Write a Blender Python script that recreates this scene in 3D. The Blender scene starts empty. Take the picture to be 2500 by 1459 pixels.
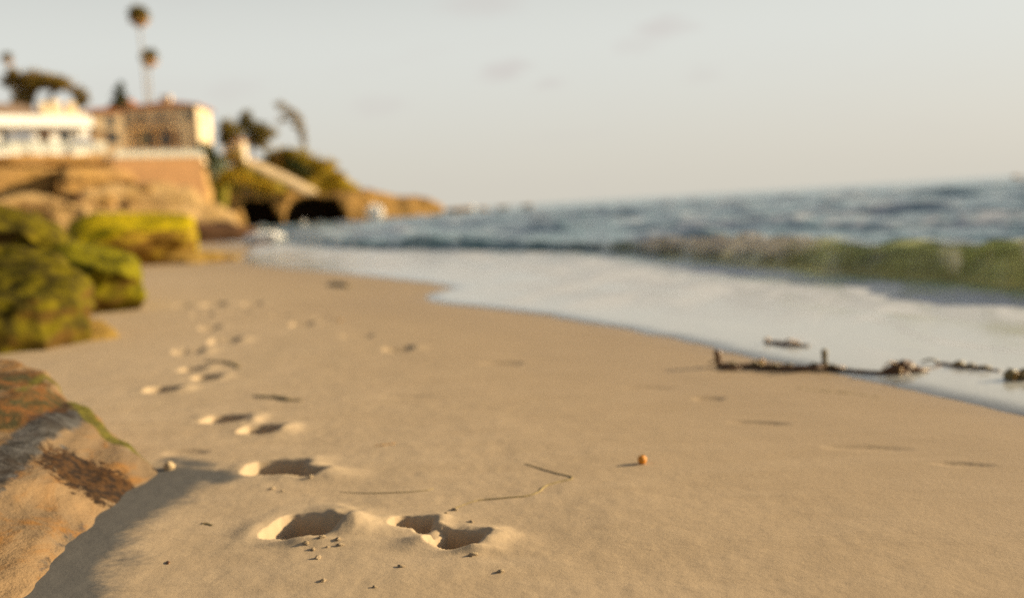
import bpy, bmesh, math, random
import numpy as np
from mathutils import Vector, Matrix, Euler

random.seed(7)
rng = np.random.default_rng(7)
SC = bpy.context.scene
COL = SC.collection
R = math.radians

# ------------------------------------------------------------------ camera
FPX, CX, CY, HCAM = 2430.6, 1250.0, 729.5, 1.0
PITCH, ROLL = R(5.39), R(3.34)
_F = Vector((0, math.cos(PITCH), -math.sin(PITCH)))
_U0 = Vector((0, math.sin(PITCH), math.cos(PITCH)))
_X = Vector((1, 0, 0))
CR = math.cos(ROLL) * _X - math.sin(ROLL) * _U0
CU = math.sin(ROLL) * _X + math.cos(ROLL) * _U0
CAMP = Vector((0, 0, HCAM))
cd = bpy.data.cameras.new('camera')
cam = bpy.data.objects.new('camera', cd)
COL.objects.link(cam)
cd.sensor_width = 36.0
cd.lens = 35.0
cd.clip_start = 0.05
cd.clip_end = 20000
cd.dof.use_dof = True
cd.dof.focus_distance = 2.85
cd.dof.aperture_fstop = 0.95
m = Matrix.Identity(4)
for i in range(3):
    m[i][0], m[i][1], m[i][2], m[i][3] = CR[i], CU[i], -_F[i], CAMP[i]
cam.matrix_world = m
SC.camera = cam

# ------------------------------------------------------------------ light and sky
SUN_EL, SUN_AZ = R(16.5), R(77)          # azimuth clockwise from the view direction (+Y)
SKY_STRENGTH = 0.11
SUN_STRENGTH = 4.8
SC.view_settings.view_transform = 'Standard'
SC.view_settings.look = 'None'
SC.view_settings.exposure = 0.98
SC.view_settings.gamma = 1.0
sd = bpy.data.lights.new('sun', 'SUN')
sd.energy = SUN_STRENGTH
sd.angle = R(0.6)
sd.color = (1.0, 0.80, 0.49)
sun = bpy.data.objects.new('sun', sd)
COL.objects.link(sun)
SUNV = Vector((math.sin(SUN_AZ) * math.cos(SUN_EL), math.cos(SUN_AZ) * math.cos(SUN_EL), math.sin(SUN_EL)))
sun.rotation_euler = SUNV.to_track_quat('Z', 'Y').to_euler()
sun.location = (30, -20, 30)


def ray(px, py):
    return _F + CR * ((px - CX) / FPX) + CU * ((CY - py) / FPX)


def P(px, py, D):
    return CAMP + ray(px, py) * D


world = bpy.data.worlds.new('World')
SC.world = world
world.use_nodes = True
wt = world.node_tree
wt.nodes.clear()


class NT:
    """tiny node-building helper"""
    def __init__(s, tree):
        s.t = tree

    def n(s, typ, ins=None, **kw):
        nd = s.t.nodes.new(typ)
        for k, v in kw.items():
            setattr(nd, k, v)
        for k, v in (ins or {}).items():
            s.set(nd.inputs[k], v)
        return nd

    def set(s, sock, v):
        if isinstance(v, bpy.types.NodeSocket):
            s.t.links.new(v, sock)
        else:
            if hasattr(sock.default_value, '__len__') and len(sock.default_value) == 4 and len(v) == 3:
                v = (*v, 1)
            sock.default_value = v

    def math(s, op, a, b=0.0, clamp=False):
        nd = s.n('ShaderNodeMath', {0: a, 1: b}, operation=op, use_clamp=clamp)
        return nd.outputs[0]

    def mix(s, f, a, b, blend='MIX'):
        nd = s.n('ShaderNodeMix', data_type='RGBA', blend_type=blend)
        s.set(nd.inputs[0], f)
        s.set(nd.inputs[6], a)
        s.set(nd.inputs[7], b)
        return nd.outputs[2]

    def ramp(s, f, lo, hi, a=0.0, b=1.0):
        nd = s.n('ShaderNodeMapRange', {0: f, 1: lo, 2: hi, 3: a, 4: b}, interpolation_type='SMOOTHSTEP')
        return nd.outputs[0]

    def noise(s, vec, scale, detail=4.0, rough=0.55, dist=0.0):
        nd = s.n('ShaderNodeTexNoise', {'Scale': scale, 'Detail': detail, 'Roughness': rough, 'Distortion': dist})
        if vec is not None:
            s.t.links.new(vec, nd.inputs['Vector'])
        return nd.outputs[0]

    def mapping(s, vec, scale=(1, 1, 1), rot=(0, 0, 0), loc=(0, 0, 0)):
        return s.n('ShaderNodeMapping', {0: vec, 1: loc, 2: rot, 3: scale}).outputs[0]


W = NT(wt)
sky = W.n('ShaderNodeTexSky', sky_type='NISHITA', sun_disc=False, sun_elevation=SUN_EL, sun_rotation=SUN_AZ,
          altitude=0.0, air_density=1.0, dust_density=3.0, ozone_density=1.0)
tc = W.n('ShaderNodeTexCoord')
dirv = tc.outputs['Generated']
sep = W.n('ShaderNodeSeparateXYZ', {0: dirv})
hs = W.n('ShaderNodeHueSaturation', {'Saturation': 0.42, 'Value': 0.5, 'Color': sky.outputs[0]})
# thin high veil of cloud, thickest low over the sea
veil = W.ramp(sep.outputs[2], 0.14, 0.42, 1.0, 0.0)
veilc = W.mix(W.ramp(sep.outputs[2], 0.0, 0.17), (3.4, 3.22, 2.78), (3.6, 3.66, 3.42))
skyc = W.mix(W.math('MULTIPLY', veil, 0.86), hs.outputs[0], veilc)
# faint mauve wisps
stretch = W.mapping(dirv, (5, 5, 22), (0, 0.25, 0.2))
wn = W.noise(stretch, 1.4, 5, 0.6)
streak = W.ramp(wn, 0.52, 0.75, 0.0, 0.10)
tot = streak
for (px, py, rad, st) in ((1228, 172, 0.034, .55), (1345, 205, 0.024, .5), (1625, 70, 0.040, .5), (1180, 2, 0.06, .35),
                          (1560, 110, 0.03, .25), (930, 262, 0.04, .25), (560, 218, 0.04, .22), (1720, 180, .03, .2)):
    dv = ray(px, py).normalized()
    df = W.n('ShaderNodeVectorMath', {0: dirv, 1: dv}, operation='SUBTRACT').outputs[0]
    rt = W.n('ShaderNodeVectorMath', {0: W.mapping(df, (1, 1, 2.6), (0, R(14), 0))}, operation='LENGTH').outputs['Value']
    nn = W.math('ADD', rt, W.math('MULTIPLY', W.math('SUBTRACT', W.noise(W.mapping(dirv, (14, 14, 50)), 2.0, 4), 0.5), 0.055))
    tot = W.math('MAXIMUM', tot, W.ramp(nn, rad, rad * 0.15, 0.0, st))
skyc = W.mix(tot, skyc, (2.85, 2.62, 2.5))
bg = W.n('ShaderNodeBackground', {'Color': skyc, 'Strength': SKY_STRENGTH})
wo = W.n('ShaderNodeOutputWorld', {0: bg.outputs[0]})

# ------------------------------------------------------------------ shore geometry (metres)
NX, NY = 0.922, 0.387                     # seaward direction on the ground; along-shore = (-NY, NX)
SLOPE = 0.025
LEVEL = -0.20                             # still water


def dist_sea(x, y):
    return NX * x + NY * y


def along(x, y):
    return -NY * x + NX * y


def G(px, py, z=None):
    """where the sight line through a spot of the photo meets the sand plane (or a level)"""
    r = ray(px, py)
    if z is None:
        t = -HCAM / (r.z + SLOPE * dist_sea(r.x, r.y))
    else:
        t = (z - HCAM) / r.z
    return CAMP + r * t


def _hash(ix, iy, iz):
    h = (ix * 374761393 + iy * 668265263 + iz * 2147483647) & 0xFFFFFFFF
    h = ((h ^ (h >> 13)) * 1274126177) & 0xFFFFFFFF
    h = h ^ (h >> 16)
    return (h & 0xFFFFFF) / float(0xFFFFFF)


def vnoise(x, y, z):
    x, y, z = np.broadcast_arrays(np.asarray(x, float), np.asarray(y, float), np.asarray(z, float))
    xi, yi, zi = (np.floor(a).astype(np.int64) for a in (x, y, z))
    fx, fy, fz = x - xi, y - yi, z - zi
    fx, fy, fz = (f * f * f * (f * (f * 6 - 15) + 10) for f in (fx, fy, fz))
    o = 0
    for dx in (0, 1):
        for dy in (0, 1):
            for dz in (0, 1):
                w = (fx if dx else 1 - fx) * (fy if dy else 1 - fy) * (fz if dz else 1 - fz)
                o = o + w * _hash(xi + dx, yi + dy, zi + dz)
    return o * 2 - 1


def fbm(x, y, z, oct=4, gain=0.5):
    s, a, t = 0, 1.0, 0
    for k in range(oct):
        s = s + a * vnoise(x * 2 ** k + 17 * k, y * 2 ** k - 9 * k, z * 2 ** k + 5 * k)
        t += a
        a *= gain
    return s / t


def sstep(x, a, b):
    t = np.clip((x - a) / (b - a), 0, 1)
    return t * t * (3 - 2 * t)


# ------------------------------------------------------------------ materials
def material(name, fn):
    mt = bpy.data.materials.new(name)
    mt.use_nodes = True
    mt.node_tree.nodes.clear()
    t = NT(mt.node_tree)
    out = t.n('ShaderNodeOutputMaterial')
    sh = fn(t)
    t.set(out.inputs[0], sh)
    return mt


def bump(t, h, strength, dist):
    return t.n('ShaderNodeBump', {'Height': h, 'Strength': strength, 'Distance': dist}).outputs[0]


def principled(t, color, rough=0.8, normal=None, **kw):
    ins = {'Base Color': color, 'Roughness': rough}
    if normal is not None:
        ins['Normal'] = normal
    for k, v in kw.items():
        ins[k.replace('_', ' ')] = v
    return t.n('ShaderNodeBsdfPrincipled', ins).outputs[0]


def objco(t):
    return t.n('ShaderNodeTexCoord').outputs['Object']


def worldpos(t):
    return t.n('ShaderNodeNewGeometry').outputs['Position']


def attr(t, name):
    return t.n('ShaderNodeAttribute', attribute_name=name).outputs['Fac']


def plain(name, col, rough=0.8, var=0.18, scale=3.0, spec=0.3, bscale=None, bstr=0.3):
    def f(t):
        v = objco(t)
        n1 = t.noise(v, scale, 5)
        c = t.mix(t.ramp(n1, 0.3, 0.7), tuple(x * (1 - var) for x in col), tuple(min(1, x * (1 + var)) for x in col))
        nm = bump(t, t.noise(v, bscale or scale * 6, 5), bstr, 0.02)
        return principled(t, c, rough, nm, Specular_IOR_Level=spec)
    return material(name, f)


def leafmat(name, c1, c2, scale=0.6, trans=0.25):
    def f(t):
        v = worldpos(t)
        c = t.mix(t.ramp(t.noise(v, scale, 4), 0.32, 0.68), c1, c2)
        a = principled(t, c, 0.65, Specular_IOR_Level=0.25)
        b = t.n('ShaderNodeBsdfTranslucent', {'Color': c}).outputs[0]
        return t.n('ShaderNodeMixShader', {0: trans, 1: a, 2: b}).outputs[0]
    return material(name, f)


def rockmat(name, c1, c2, c3, scale=1.0, band=2.0, moss=None, mossamt=0.5, mossthresh=0.1, bstr=0.6, mscale=None):
    """weathered sandstone with beds, stains and (optionally) algae on what faces up and out"""
    def f(t):
        v = worldpos(t)
        n1 = t.noise(v, 1.3 * scale, 6, 0.6, 0.6)
        bands = t.noise(t.mapping(v, (0.4, 0.4, 5.0), (0.06, 0.1, 0)), band * scale, 4, 0.6, 0.4)
        n3 = t.noise(v, 7 * scale, 6, 0.65)
        c = t.mix(t.ramp(n1, 0.35, 0.65), c1, c2)
        c = t.mix(t.ramp(bands, 0.48, 0.72, 0.0, 0.75), c, c3)
        c = t.mix(t.ramp(n3, 0.35, 0.75, 0.0, 0.35), c, tuple(x * 0.45 for x in c3))
        if moss:
            geo = t.n('ShaderNodeNewGeometry')
            nz = t.n('ShaderNodeSeparateXYZ', {0: geo.outputs['Normal']}).outputs[2]
            mn = t.noise(v, (mscale or 2.0 * scale), 6, 0.6, 0.8)
            k = t.math('ADD', t.math('MULTIPLY', nz, 0.25), t.math('SUBTRACT', mn, 0.5))
            k = t.ramp(k, mossthresh - 0.12, mossthresh + 0.12, 0.0, mossamt)
            mc = t.mix(t.ramp(t.noise(v, 5 * scale, 5), 0.35, 0.65), moss[0], moss[1])
            c = t.mix(k, c, mc)
        h = t.math('ADD', t.math('MULTIPLY', n3, 0.6), t.math('MULTIPLY', t.noise(v, 30 * scale, 5), 0.4))
        return principled(t, c, 0.85, bump(t, h, bstr, 0.05 / scale), Specular_IOR_Level=0.05)
    return material(name, f)


def f_sand(t):
    v = worldpos(t)
    dark, wet, lite = attr(t, 'dark'), attr(t, 'wet'), attr(t, 'loose')
    flow = t.mapping(v, (1, 3.2, 1), (0, 0, R(-12)))
    n1 = t.noise(flow, 1.6, 6, 0.6, 0.5)
    n2 = t.noise(v, 55, 5, 0.65)
    n4 = t.noise(v, 420, 2, 0.6)
    c = t.mix(t.ramp(n1, 0.3, 0.7), (0.392, 0.288, 0.180), (0.432, 0.323, 0.209))
    tide = t.noise(t.mapping(v, (1.0, 0.16, 1.0), (0, 0, R(24))), 1.1, 5, 0.55, 0.7)
    c = t.mix(t.ramp(tide, 0.5, 0.72, 0, 0.4), c, (0.32, 0.24, 0.15))
    c = t.mix(t.ramp(n2, 0.35, 0.75, 0, 0.3), c, (0.325, 0.245, 0.158))
    c = t.mix(t.ramp(n4, 0.62, 0.78, 0, 0.5), c, (0.17, 0.13, 0.092))
    c = t.mix(t.ramp(n4, 0.38, 0.22, 0, 0.35), c, (0.54, 0.45, 0.33))
    c = t.mix(t.math('MULTIPLY', lite, 0.10), c, (0.48, 0.38, 0.25))
    c = t.mix(t.math('MULTIPLY', wet, 0.62), c, (0.288, 0.200, 0.112))
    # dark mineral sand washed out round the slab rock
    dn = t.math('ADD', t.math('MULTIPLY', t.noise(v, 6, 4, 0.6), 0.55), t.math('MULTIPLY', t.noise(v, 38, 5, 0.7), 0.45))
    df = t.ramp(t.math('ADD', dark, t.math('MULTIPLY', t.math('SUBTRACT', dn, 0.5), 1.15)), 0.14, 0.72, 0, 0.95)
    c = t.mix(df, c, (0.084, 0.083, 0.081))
    h = t.math('ADD', t.math('MULTIPLY', n4, 0.0016), t.math('ADD', t.math('MULTIPLY', n2, 0.004), t.math('MULTIPLY', n1, 0.018)))
    nm = bump(t, h, 0.42, 1.0)
    rough = t.math('SUBTRACT', 0.92, t.math('MULTIPLY', t.math('POWER', wet, 3.0), 0.62))
    return principled(t, c, rough, nm, Specular_IOR_Level=0.25)


def f_sea(t):
    v = worldpos(t)
    foam, murk_glow, film = attr(t, 'foam'), attr(t, 'murk_glow'), attr(t, 'film')
    base = t.mix(murk_glow, (0.135, 0.225, 0.250), t.mix(t.ramp(t.noise(t.mapping(v, (1, 1, 0.35), (0, 0, 0.4)), 2.4, 5, 0.6, 0.5), 0.35, 0.65), (0.22, 0.33, 0.15), (0.48, 0.50, 0.32)))  # greener sandy water, with the backlit glow of the face brightened into its colour
    base = t.mix(film, base, (0.46, 0.44, 0.41))
    sm = t.mapping(v, (1.0, 1.0, 1.0), (0, 0, R(22.8)))
    st = t.mapping(sm, (1.0, 0.35, 1.0))
    rip = t.math('ADD', t.math('MULTIPLY', t.noise(st, 2.2, 5, 0.6, 0.4), 0.12), t.math('MULTIPLY', t.noise(st, 9, 4, 0.6), 0.03))
    rip = t.math('MULTIPLY', rip, t.math('SUBTRACT', 1.0, t.math('MULTIPLY', film, 1.08)))
    nm = bump(t, rip, 0.9, 1.0)
    body = t.n('ShaderNodeBsdfDiffuse', {'Color': base, 'Normal': nm}).outputs[0]
    gl = t.n('ShaderNodeBsdfGlossy', {'Color': (0.95, 0.97, 1.0), 'Roughness': 0.14, 'Normal': nm}).outputs[0]
    fr = t.n('ShaderNodeFresnel', {'IOR': 1.33, 'Normal': nm}).outputs[0]
    fr = t.math('MULTIPLY', fr, t.math('ADD', 0.80, t.math('MULTIPLY', film, 0.15)))
    glow = t.n('ShaderNodeBsdfTranslucent', {'Color': t.mix(0.55, base, (0.78, 0.84, 0.36)), 'Normal': nm}).outputs[0]
    thin, edge = attr(t, 'thin'), attr(t, 'edge')
    body = t.n('ShaderNodeMixShader', {0: t.math('MULTIPLY', thin, 0.62), 1: body, 2: glow}).outputs[0]
    clear = t.n('ShaderNodeBsdfTransparent', {'Color': t.mix(edge, (0.80, 0.86, 0.60), (0.93, 0.93, 0.91))}).outputs[0]
    body = t.n('ShaderNodeMixShader', {0: t.math('MAXIMUM', t.math('MULTIPLY', thin, 0.62), t.math('MULTIPLY', edge, 0.92)), 1: body, 2: clear}).outputs[0]
    water = t.n('ShaderNodeMixShader', {0: fr, 1: body, 2: gl}).outputs[0]
    fn = t.noise(t.mapping(sm, (1.0, 0.22, 1.0)), 2.0, 7, 0.55, 0.6)
    fk = t.ramp(t.math('ADD', foam, t.math('MULTIPLY', t.math('SUBTRACT', fn, 0.5), 1.2)), 0.36, 0.90)
    fb = bump(t, t.noise(v, 4, 2, 0.5), 0.15, 0.05)
    fcol = t.mix(t.ramp(fn, 0.4, 0.62), (0.375, 0.39, 0.43), (0.50, 0.515, 0.55))
    fo = principled(t, fcol, 0.55, fb, Specular_IOR_Level=0.3)
    fo = t.n('ShaderNodeMixShader', {0: t.math('MULTIPLY', thin, 0.45), 1: fo, 2: t.n('ShaderNodeBsdfTranslucent', {'Color': (0.9, 0.85, 0.7)}).outputs[0]}).outputs[0]
    return t.n('ShaderNodeMixShader', {0: fk, 1: water, 2: fo}).outputs[0]


M = {}
M['sand'] = material('sand', f_sand)
M['sea'] = material('sea', f_sea)
M['slab'] = None
M['green_rock'] = rockmat('algae_rock', (0.085, 0.05, 0.012), (0.13, 0.07, 0.014), (0.04, 0.024, 0.01), 1.4, 1.5,
                          ((0.140, 0.112, 0.005), (0.034, 0.028, 0.005)), 0.92, -0.01, 0.9, 1.3)
M['green_rock_mid'] = rockmat('algae_rock_bright', (0.085, 0.05, 0.012), (0.13, 0.07, 0.014), (0.04, 0.024, 0.01), 1.4, 1.5,
                              ((0.19, 0.165, 0.005), (0.075, 0.068, 0.005)), 0.93, -0.22, 0.9, 1.3)
M['yellow_rock'] = rockmat('yellow_algae_rock', (0.20, 0.11, 0.02), (0.26, 0.16, 0.03), (0.09, 0.05, 0.015), 0.9, 1.5,
                           ((0.42, 0.31, 0.004), (0.20, 0.165, 0.005)), 0.95, -0.06, 0.8, 0.8)
M['foot_rock'] = rockmat('ochre_rock', (0.26, 0.16, 0.04), (0.36, 0.23, 0.06), (0.12, 0.08, 0.02), 2.0, 2, None)
M['sandstone'] = rockmat('ochre_sandstone', (0.47, 0.275, 0.085), (0.42, 0.25, 0.10), (0.25, 0.13, 0.045), 0.35, 1.2, None, bstr=0.8)
M['sandstone_pale'] = rockmat('pale_sandstone', (0.46, 0.305, 0.14), (0.36, 0.23, 0.09), (0.30, 0.19, 0.09), 0.35, 1.0, None, bstr=0.8)
M['cliff'] = rockmat('cliff_rock', (0.38, 0.215, 0.065), (0.27, 0.16, 0.055), (0.14, 0.075, 0.03), 0.12, 1.5, None, bstr=0.8)
M['cave_rock'] = rockmat('cave_shade_rock', (0.035, 0.022, 0.013), (0.05, 0.03, 0.018), (0.018, 0.012, 0.008), 0.2, 1.5, None)  # shade inside the caves is put into this dark rock colour
M['dark_rock'] = rockmat('weedy_dark_rock', (0.085, 0.045, 0.024), (0.12, 0.06, 0.03), (0.05, 0.03, 0.018), 0.6, 1.5, None)
M['hill'] = rockmat('scrub_hill', (0.34, 0.22, 0.025), (0.16, 0.12, 0.02), (0.33, 0.17, 0.03), 0.08, 1.0, None)
M['lawn'] = rockmat('grass_slope', (0.13, 0.125, 0.015), (0.19, 0.155, 0.02), (0.30, 0.19, 0.04), 0.1, 1.0, None)
M['path'] = plain('pale_concrete', (0.50, 0.37, 0.22), 0.85, 0.1, 0.5)
M['terracotta_wall'] = plain('terracotta_render', (0.40, 0.215, 0.092), 0.9, 0.1, 0.6)
M['cream'] = plain('cream_stucco', (0.66, 0.52, 0.33), 0.85, 0.06, 0.8)
M['tan'] = plain('tan_stucco', (0.70, 0.53, 0.32), 0.85, 0.1, 0.8)
M['white'] = plain('white_paint', (0.82, 0.80, 0.76), 0.6, 0.04, 1.0)
M['tile'] = plain('clay_tile', (0.33, 0.125, 0.05), 0.8, 0.25, 2.0)
M['shingle'] = plain('weathered_shingle', (0.22, 0.15, 0.105), 0.85, 0.25, 2.0)
M['timber'] = plain('brown_timber', (0.15, 0.075, 0.028), 0.7, 0.2, 2.0)
M['darkwood'] = plain('dark_timber', (0.06, 0.035, 0.018), 0.7, 0.2, 2.0)
M['bark'] = plain('bark', (0.20, 0.14, 0.09), 0.9, 0.25, 2.0)
M['palmbark'] = plain('palm_bark', (0.34, 0.29, 0.24), 0.9, 0.15, 2.0)
M['window'] = material('window_glass', lambda t: principled(t, (0.03, 0.04, 0.045), 0.08, Specular_IOR_Level=0.6))
M['railglass'] = material('rail_glass', lambda t: t.n('ShaderNodeMixShader', {
    0: 0.55, 1: t.n('ShaderNodeBsdfTransparent', {0: (0.9, 0.95, 0.93)}).outputs[0],
    2: principled(t, (0.74, 0.72, 0.64), 0.25)}).outputs[0])
M['metal'] = plain('grey_metal', (0.4, 0.4, 0.38), 0.4, 0.05)
M['leaf_dark'] = leafmat('dark_leaves', (0.085, 0.07, 0.014), (0.33, 0.235, 0.03), 0.25, 0.45)
M['leaf_olive'] = leafmat('olive_leaves', (0.22, 0.155, 0.026), (0.36, 0.24, 0.05), 0.6, 0.5)
M['leaf_scrub'] = leafmat('scrub_leaves', (0.46, 0.31, 0.02), (0.34, 0.255, 0.02), 0.1, 0.45)
M['leaf_deep'] = leafmat('deep_green_leaves', (0.03, 0.045, 0.01), (0.07, 0.075, 0.012))
M['leaf_grey'] = leafmat('grey_green_leaves', (0.22, 0.27, 0.19), (0.30, 0.34, 0.25))
M['leaf_cone'] = leafmat('conifer_leaves', (0.035, 0.055, 0.02), (0.07, 0.075, 0.025))
M['frond'] = leafmat('palm_fronds', (0.22, 0.18, 0.03), (0.32, 0.24, 0.05), 0.6, 0.45)
M['deadfrond'] = leafmat('dead_fronds', (0.60, 0.36, 0.14), (0.68, 0.43, 0.19), 0.6, 0.5)
M['kelp'] = plain('kelp', (0.10, 0.042, 0.010), 0.45, 0.35, 25, 0.5, 60)
M['kelp_green'] = plain('olive_kelp', (0.135, 0.092, 0.023), 0.5, 0.35, 25, 0.5, 60)
M['kelp_amber'] = plain('amber_kelp', (0.34, 0.17, 0.03), 0.4, 0.2, 25, 0.5, 60)
M['twig'] = plain('dry_stem', (0.25, 0.19, 0.085), 0.8, 0.3, 40, 0.2, 90)
M['orange'] = plain('orange_skin', (0.62, 0.235, 0.012), 0.5, 0.15, 60, 0.4, 200)
M['stem'] = plain('green_stem', (0.12, 0.10, 0.03), 0.7, 0.1, 60)
M['crumb'] = plain('dry_sand_crumb', (0.42, 0.32, 0.21), 0.95, 0.15, 80, 0.1, 400, 0.6)
M['pebble'] = plain('pale_pebble', (0.48, 0.35, 0.20), 0.8, 0.2, 40, 0.3)
M['spray'] = plain('sea_spray', (0.86, 0.83, 0.79), 0.7, 0.04, 1.0)


def f_slab(t):
    v = worldpos(t)
    geo = t.n('ShaderNodeNewGeometry')
    n1 = t.noise(t.mapping(v, (1.0, 0.6, 1.6), (0.5, 0.3, 0.6)), 2.6, 6, 0.6, 1.2)
    n2 = t.noise(t.mapping(v, (1.5, 0.9, 1.1), (0.7, 0.2, 0.9)), 4.0, 7, 0.62, 0.7)
    n3 = t.noise(v, 26, 6, 0.65)
    c = t.mix(t.ramp(n1, 0.35, 0.65), (0.225, 0.145, 0.075), (0.155, 0.105, 0.060))
    c = t.mix(t.ramp(n2, 0.50, 0.68, 0, 0.75), c, (0.215, 0.092, 0.014))
    c = t.mix(t.ramp(n2, 0.40, 0.25, 0, 0.6), c, (0.245, 0.195, 0.14))
    c = t.mix(t.ramp(n3, 0.55, 0.8, 0, 0.4), c, (0.24, 0.15, 0.075))
    ridge, patch, lichen, top = attr(t, 'ridge'), attr(t, 'patch'), attr(t, 'lichen'), attr(t, 'top')
    mn = t.noise(v, 16, 7, 0.7, 0.6)
    nb = t.math('MULTIPLY', t.math('SUBTRACT', mn, 0.5), 1.5)
    tn = t.noise(v, 9, 7, 0.7, 0.8)
    tk = t.ramp(t.math('ADD', top, nb), 0.35, 0.75, 0, 0.9)
    tc_ = t.mix(t.ramp(tn, 0.4, 0.6), (0.13, 0.048, 0.007), (0.026, 0.026, 0.007))
    c = t.mix(tk, c, tc_)
    lk = t.ramp(t.math('ADD', lichen, nb), 0.40, 0.75, 0, 0.93)
    c = t.mix(lk, c, t.mix(t.ramp(tn, 0.38, 0.62), (0.013, 0.013, 0.0135), (0.070, 0.070, 0.072)))
    pk = t.ramp(t.math('ADD', patch, t.math('MULTIPLY', t.math('SUBTRACT', t.noise(v, 22, 6, 0.7), 0.5), 2.2)), 0.34, 0.66, 0, 0.96)
    c = t.mix(pk, c, t.mix(t.ramp(n3, 0.4, 0.62), (0.010, 0.0045, 0.002), (0.060, 0.026, 0.006)))
    rk = t.ramp(t.math('ADD', ridge, t.math('MULTIPLY', nb, 0.6)), 0.35, 0.65, 0, 0.92)
    c = t.mix(rk, c, t.mix(t.ramp(mn, 0.4, 0.6), (0.12, 0.105, 0.008), (0.06, 0.055, 0.006)))
    h = t.math('ADD', t.math('MULTIPLY', n3, 0.012), t.math('ADD', t.math('MULTIPLY', n2, 0.02), t.math('MULTIPLY', t.noise(v, 110, 4), 0.003)))
    return principled(t, c, 0.85, bump(t, h, 0.8, 1.0), Specular_IOR_Level=0.2)


M['slab'] = material('slab_rock', f_slab)


# ------------------------------------------------------------------ object helpers
def tag(o, label=None, cat=None, group=None, kind=None):
    for k, v in (('label', label), ('category', cat), ('group', group), ('kind', kind)):
        if v:
            o[k] = v
    return o


def link(name, me, mt, parent=None, smooth=False):
    o = bpy.data.objects.new(name, me)
    COL.objects.link(o)
    if mt is not None:
        me.materials.append(mt)
    if parent is not None:
        o.parent = parent
    if smooth:
        me.polygons.foreach_set('use_smooth', [True] * len(me.polygons))
    return o


def thing(name, label, cat, loc=(0, 0, 0), rz=0.0, group=None):
    o = bpy.data.objects.new(name, None)
    COL.objects.link(o)
    o.empty_display_size = 0.1
    o.location = loc
    o.rotation_euler = (0, 0, rz)
    return tag(o, label, cat, group)


def np_mesh(name, V, Fs):
    me = bpy.data.meshes.new(name)
    V = np.asarray(V, np.float32)
    Fs = np.asarray(Fs, np.int32)
    k = Fs.shape[1]
    me.vertices.add(len(V))
    me.vertices.foreach_set('co', V.ravel())
    me.loops.add(Fs.size)
    me.loops.foreach_set('vertex_index', Fs.ravel())
    me.polygons.add(len(Fs))
    me.polygons.foreach_set('loop_start', np.arange(0, Fs.size, k, dtype=np.int32))
    me.update(calc_edges=True)
    me.validate()
    return me


def float_attr(me, name, vals):
    a = me.attributes.new(name, 'FLOAT', 'POINT')
    a.data.foreach_set('value', np.asarray(vals, np.float32))


class MB:
    """collects shapes in one mesh"""
    def __init__(s):
        s.v, s.f = [], []

    def add(s, vs, fs):
        b = len(s.v)
        s.v += [tuple(v) for v in vs]
        s.f += [tuple(i + b for i in f) for f in fs]

    def box(s, x0, x1, y0, y1, z0, z1):
        s.add([(x, y, z) for x in (x0, x1) for y in (y0, y1) for z in (z0, z1)],
              [(0, 1, 3, 2), (4, 6, 7, 5), (0, 4, 5, 1), (2, 3, 7, 6), (0, 2, 6, 4), (1, 5, 7, 3)])

    def tube(s, pts, rad, n=8, flat=1.0):
        pts = [Vector(p) for p in pts]
        if not hasattr(rad, '__len__'):
            rad = [rad] * len(pts)
        vs, fs = [], []
        for i, p in enumerate(pts):
            a = pts[max(i - 1, 0)]
            b = pts[min(i + 1, len(pts) - 1)]
            t = (b - a).normalized()
            ref = Vector((0, 0, 1)) if abs(t.z) < 0.9 else Vector((1, 0, 0))
            u = t.cross(ref).normalized()
            w = u.cross(t)
            for k in range(n):
                an = 2 * math.pi * k / n
                vs.append(p + rad[i] * (math.cos(an) * u + math.sin(an) * flat * w))
        for i in range(len(pts) - 1):
            for k in range(n):
                k2 = (k + 1) % n
                fs.append((i * n + k, i * n + k2, (i + 1) * n + k2, (i + 1) * n + k))
        fs.append(tuple(range(n - 1, -1, -1)))
        fs.append(tuple((len(pts) - 1) * n + k for k in range(n)))
        s.add(vs, fs)

    def blob(s, c, r, seed=0, amp=0.25, freq=1.3, rings=10, seg=14):
        vs, fs = [], []
        r = Vector(r) if hasattr(r, '__len__') else Vector((r, r, r))
        dirs = []
        for i in range(rings + 1):
            th = math.pi * i / rings
            for k in range(seg):
                ph = 2 * math.pi * k / seg
                dirs.append((math.sin(th) * math.cos(ph), math.sin(th) * math.sin(ph), math.cos(th)))
        d = np.array(dirs)
        nz = 1 + amp * fbm(d[:, 0] * freq + seed * 3.1, d[:, 1] * freq - seed, d[:, 2] * freq + seed * 7.7, 3)
        for (x, y, z), q in zip(dirs, nz):
            vs.append((c[0] + x * r.x * q, c[1] + y * r.y * q, c[2] + z * r.z * q))
        for i in range(rings):
            for k in range(seg):
                k2 = (k + 1) % seg
                fs.append((i * seg + k, (i + 1) * seg + k, (i + 1) * seg + k2, i * seg + k2))
        s.add(vs, fs)

    def build(s, name, mt, parent=None, smooth=False):
        me = bpy.data.meshes.new(name)
        me.from_pydata(s.v, [], s.f)
        me.update()
        return link(name, me, mt, parent, smooth)


def bez(pts, n):
    """smooth line through points"""
    pts = [Vector(p) for p in pts]
    out = []
    for i in range(len(pts) - 1):
        p0, p1, p2, p3 = pts[max(i - 1, 0)], pts[i], pts[i + 1], pts[min(i + 2, len(pts) - 1)]
        for k in range(n):
            t = k / n
            out.append(0.5 * ((2 * p1) + (p2 - p0) * t + (2 * p0 - 5 * p1 + 4 * p2 - p3) * t * t + (3 * p1 - p0 - 3 * p2 + p3) * t ** 3))
    out.append(pts[-1])
    return out


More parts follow.
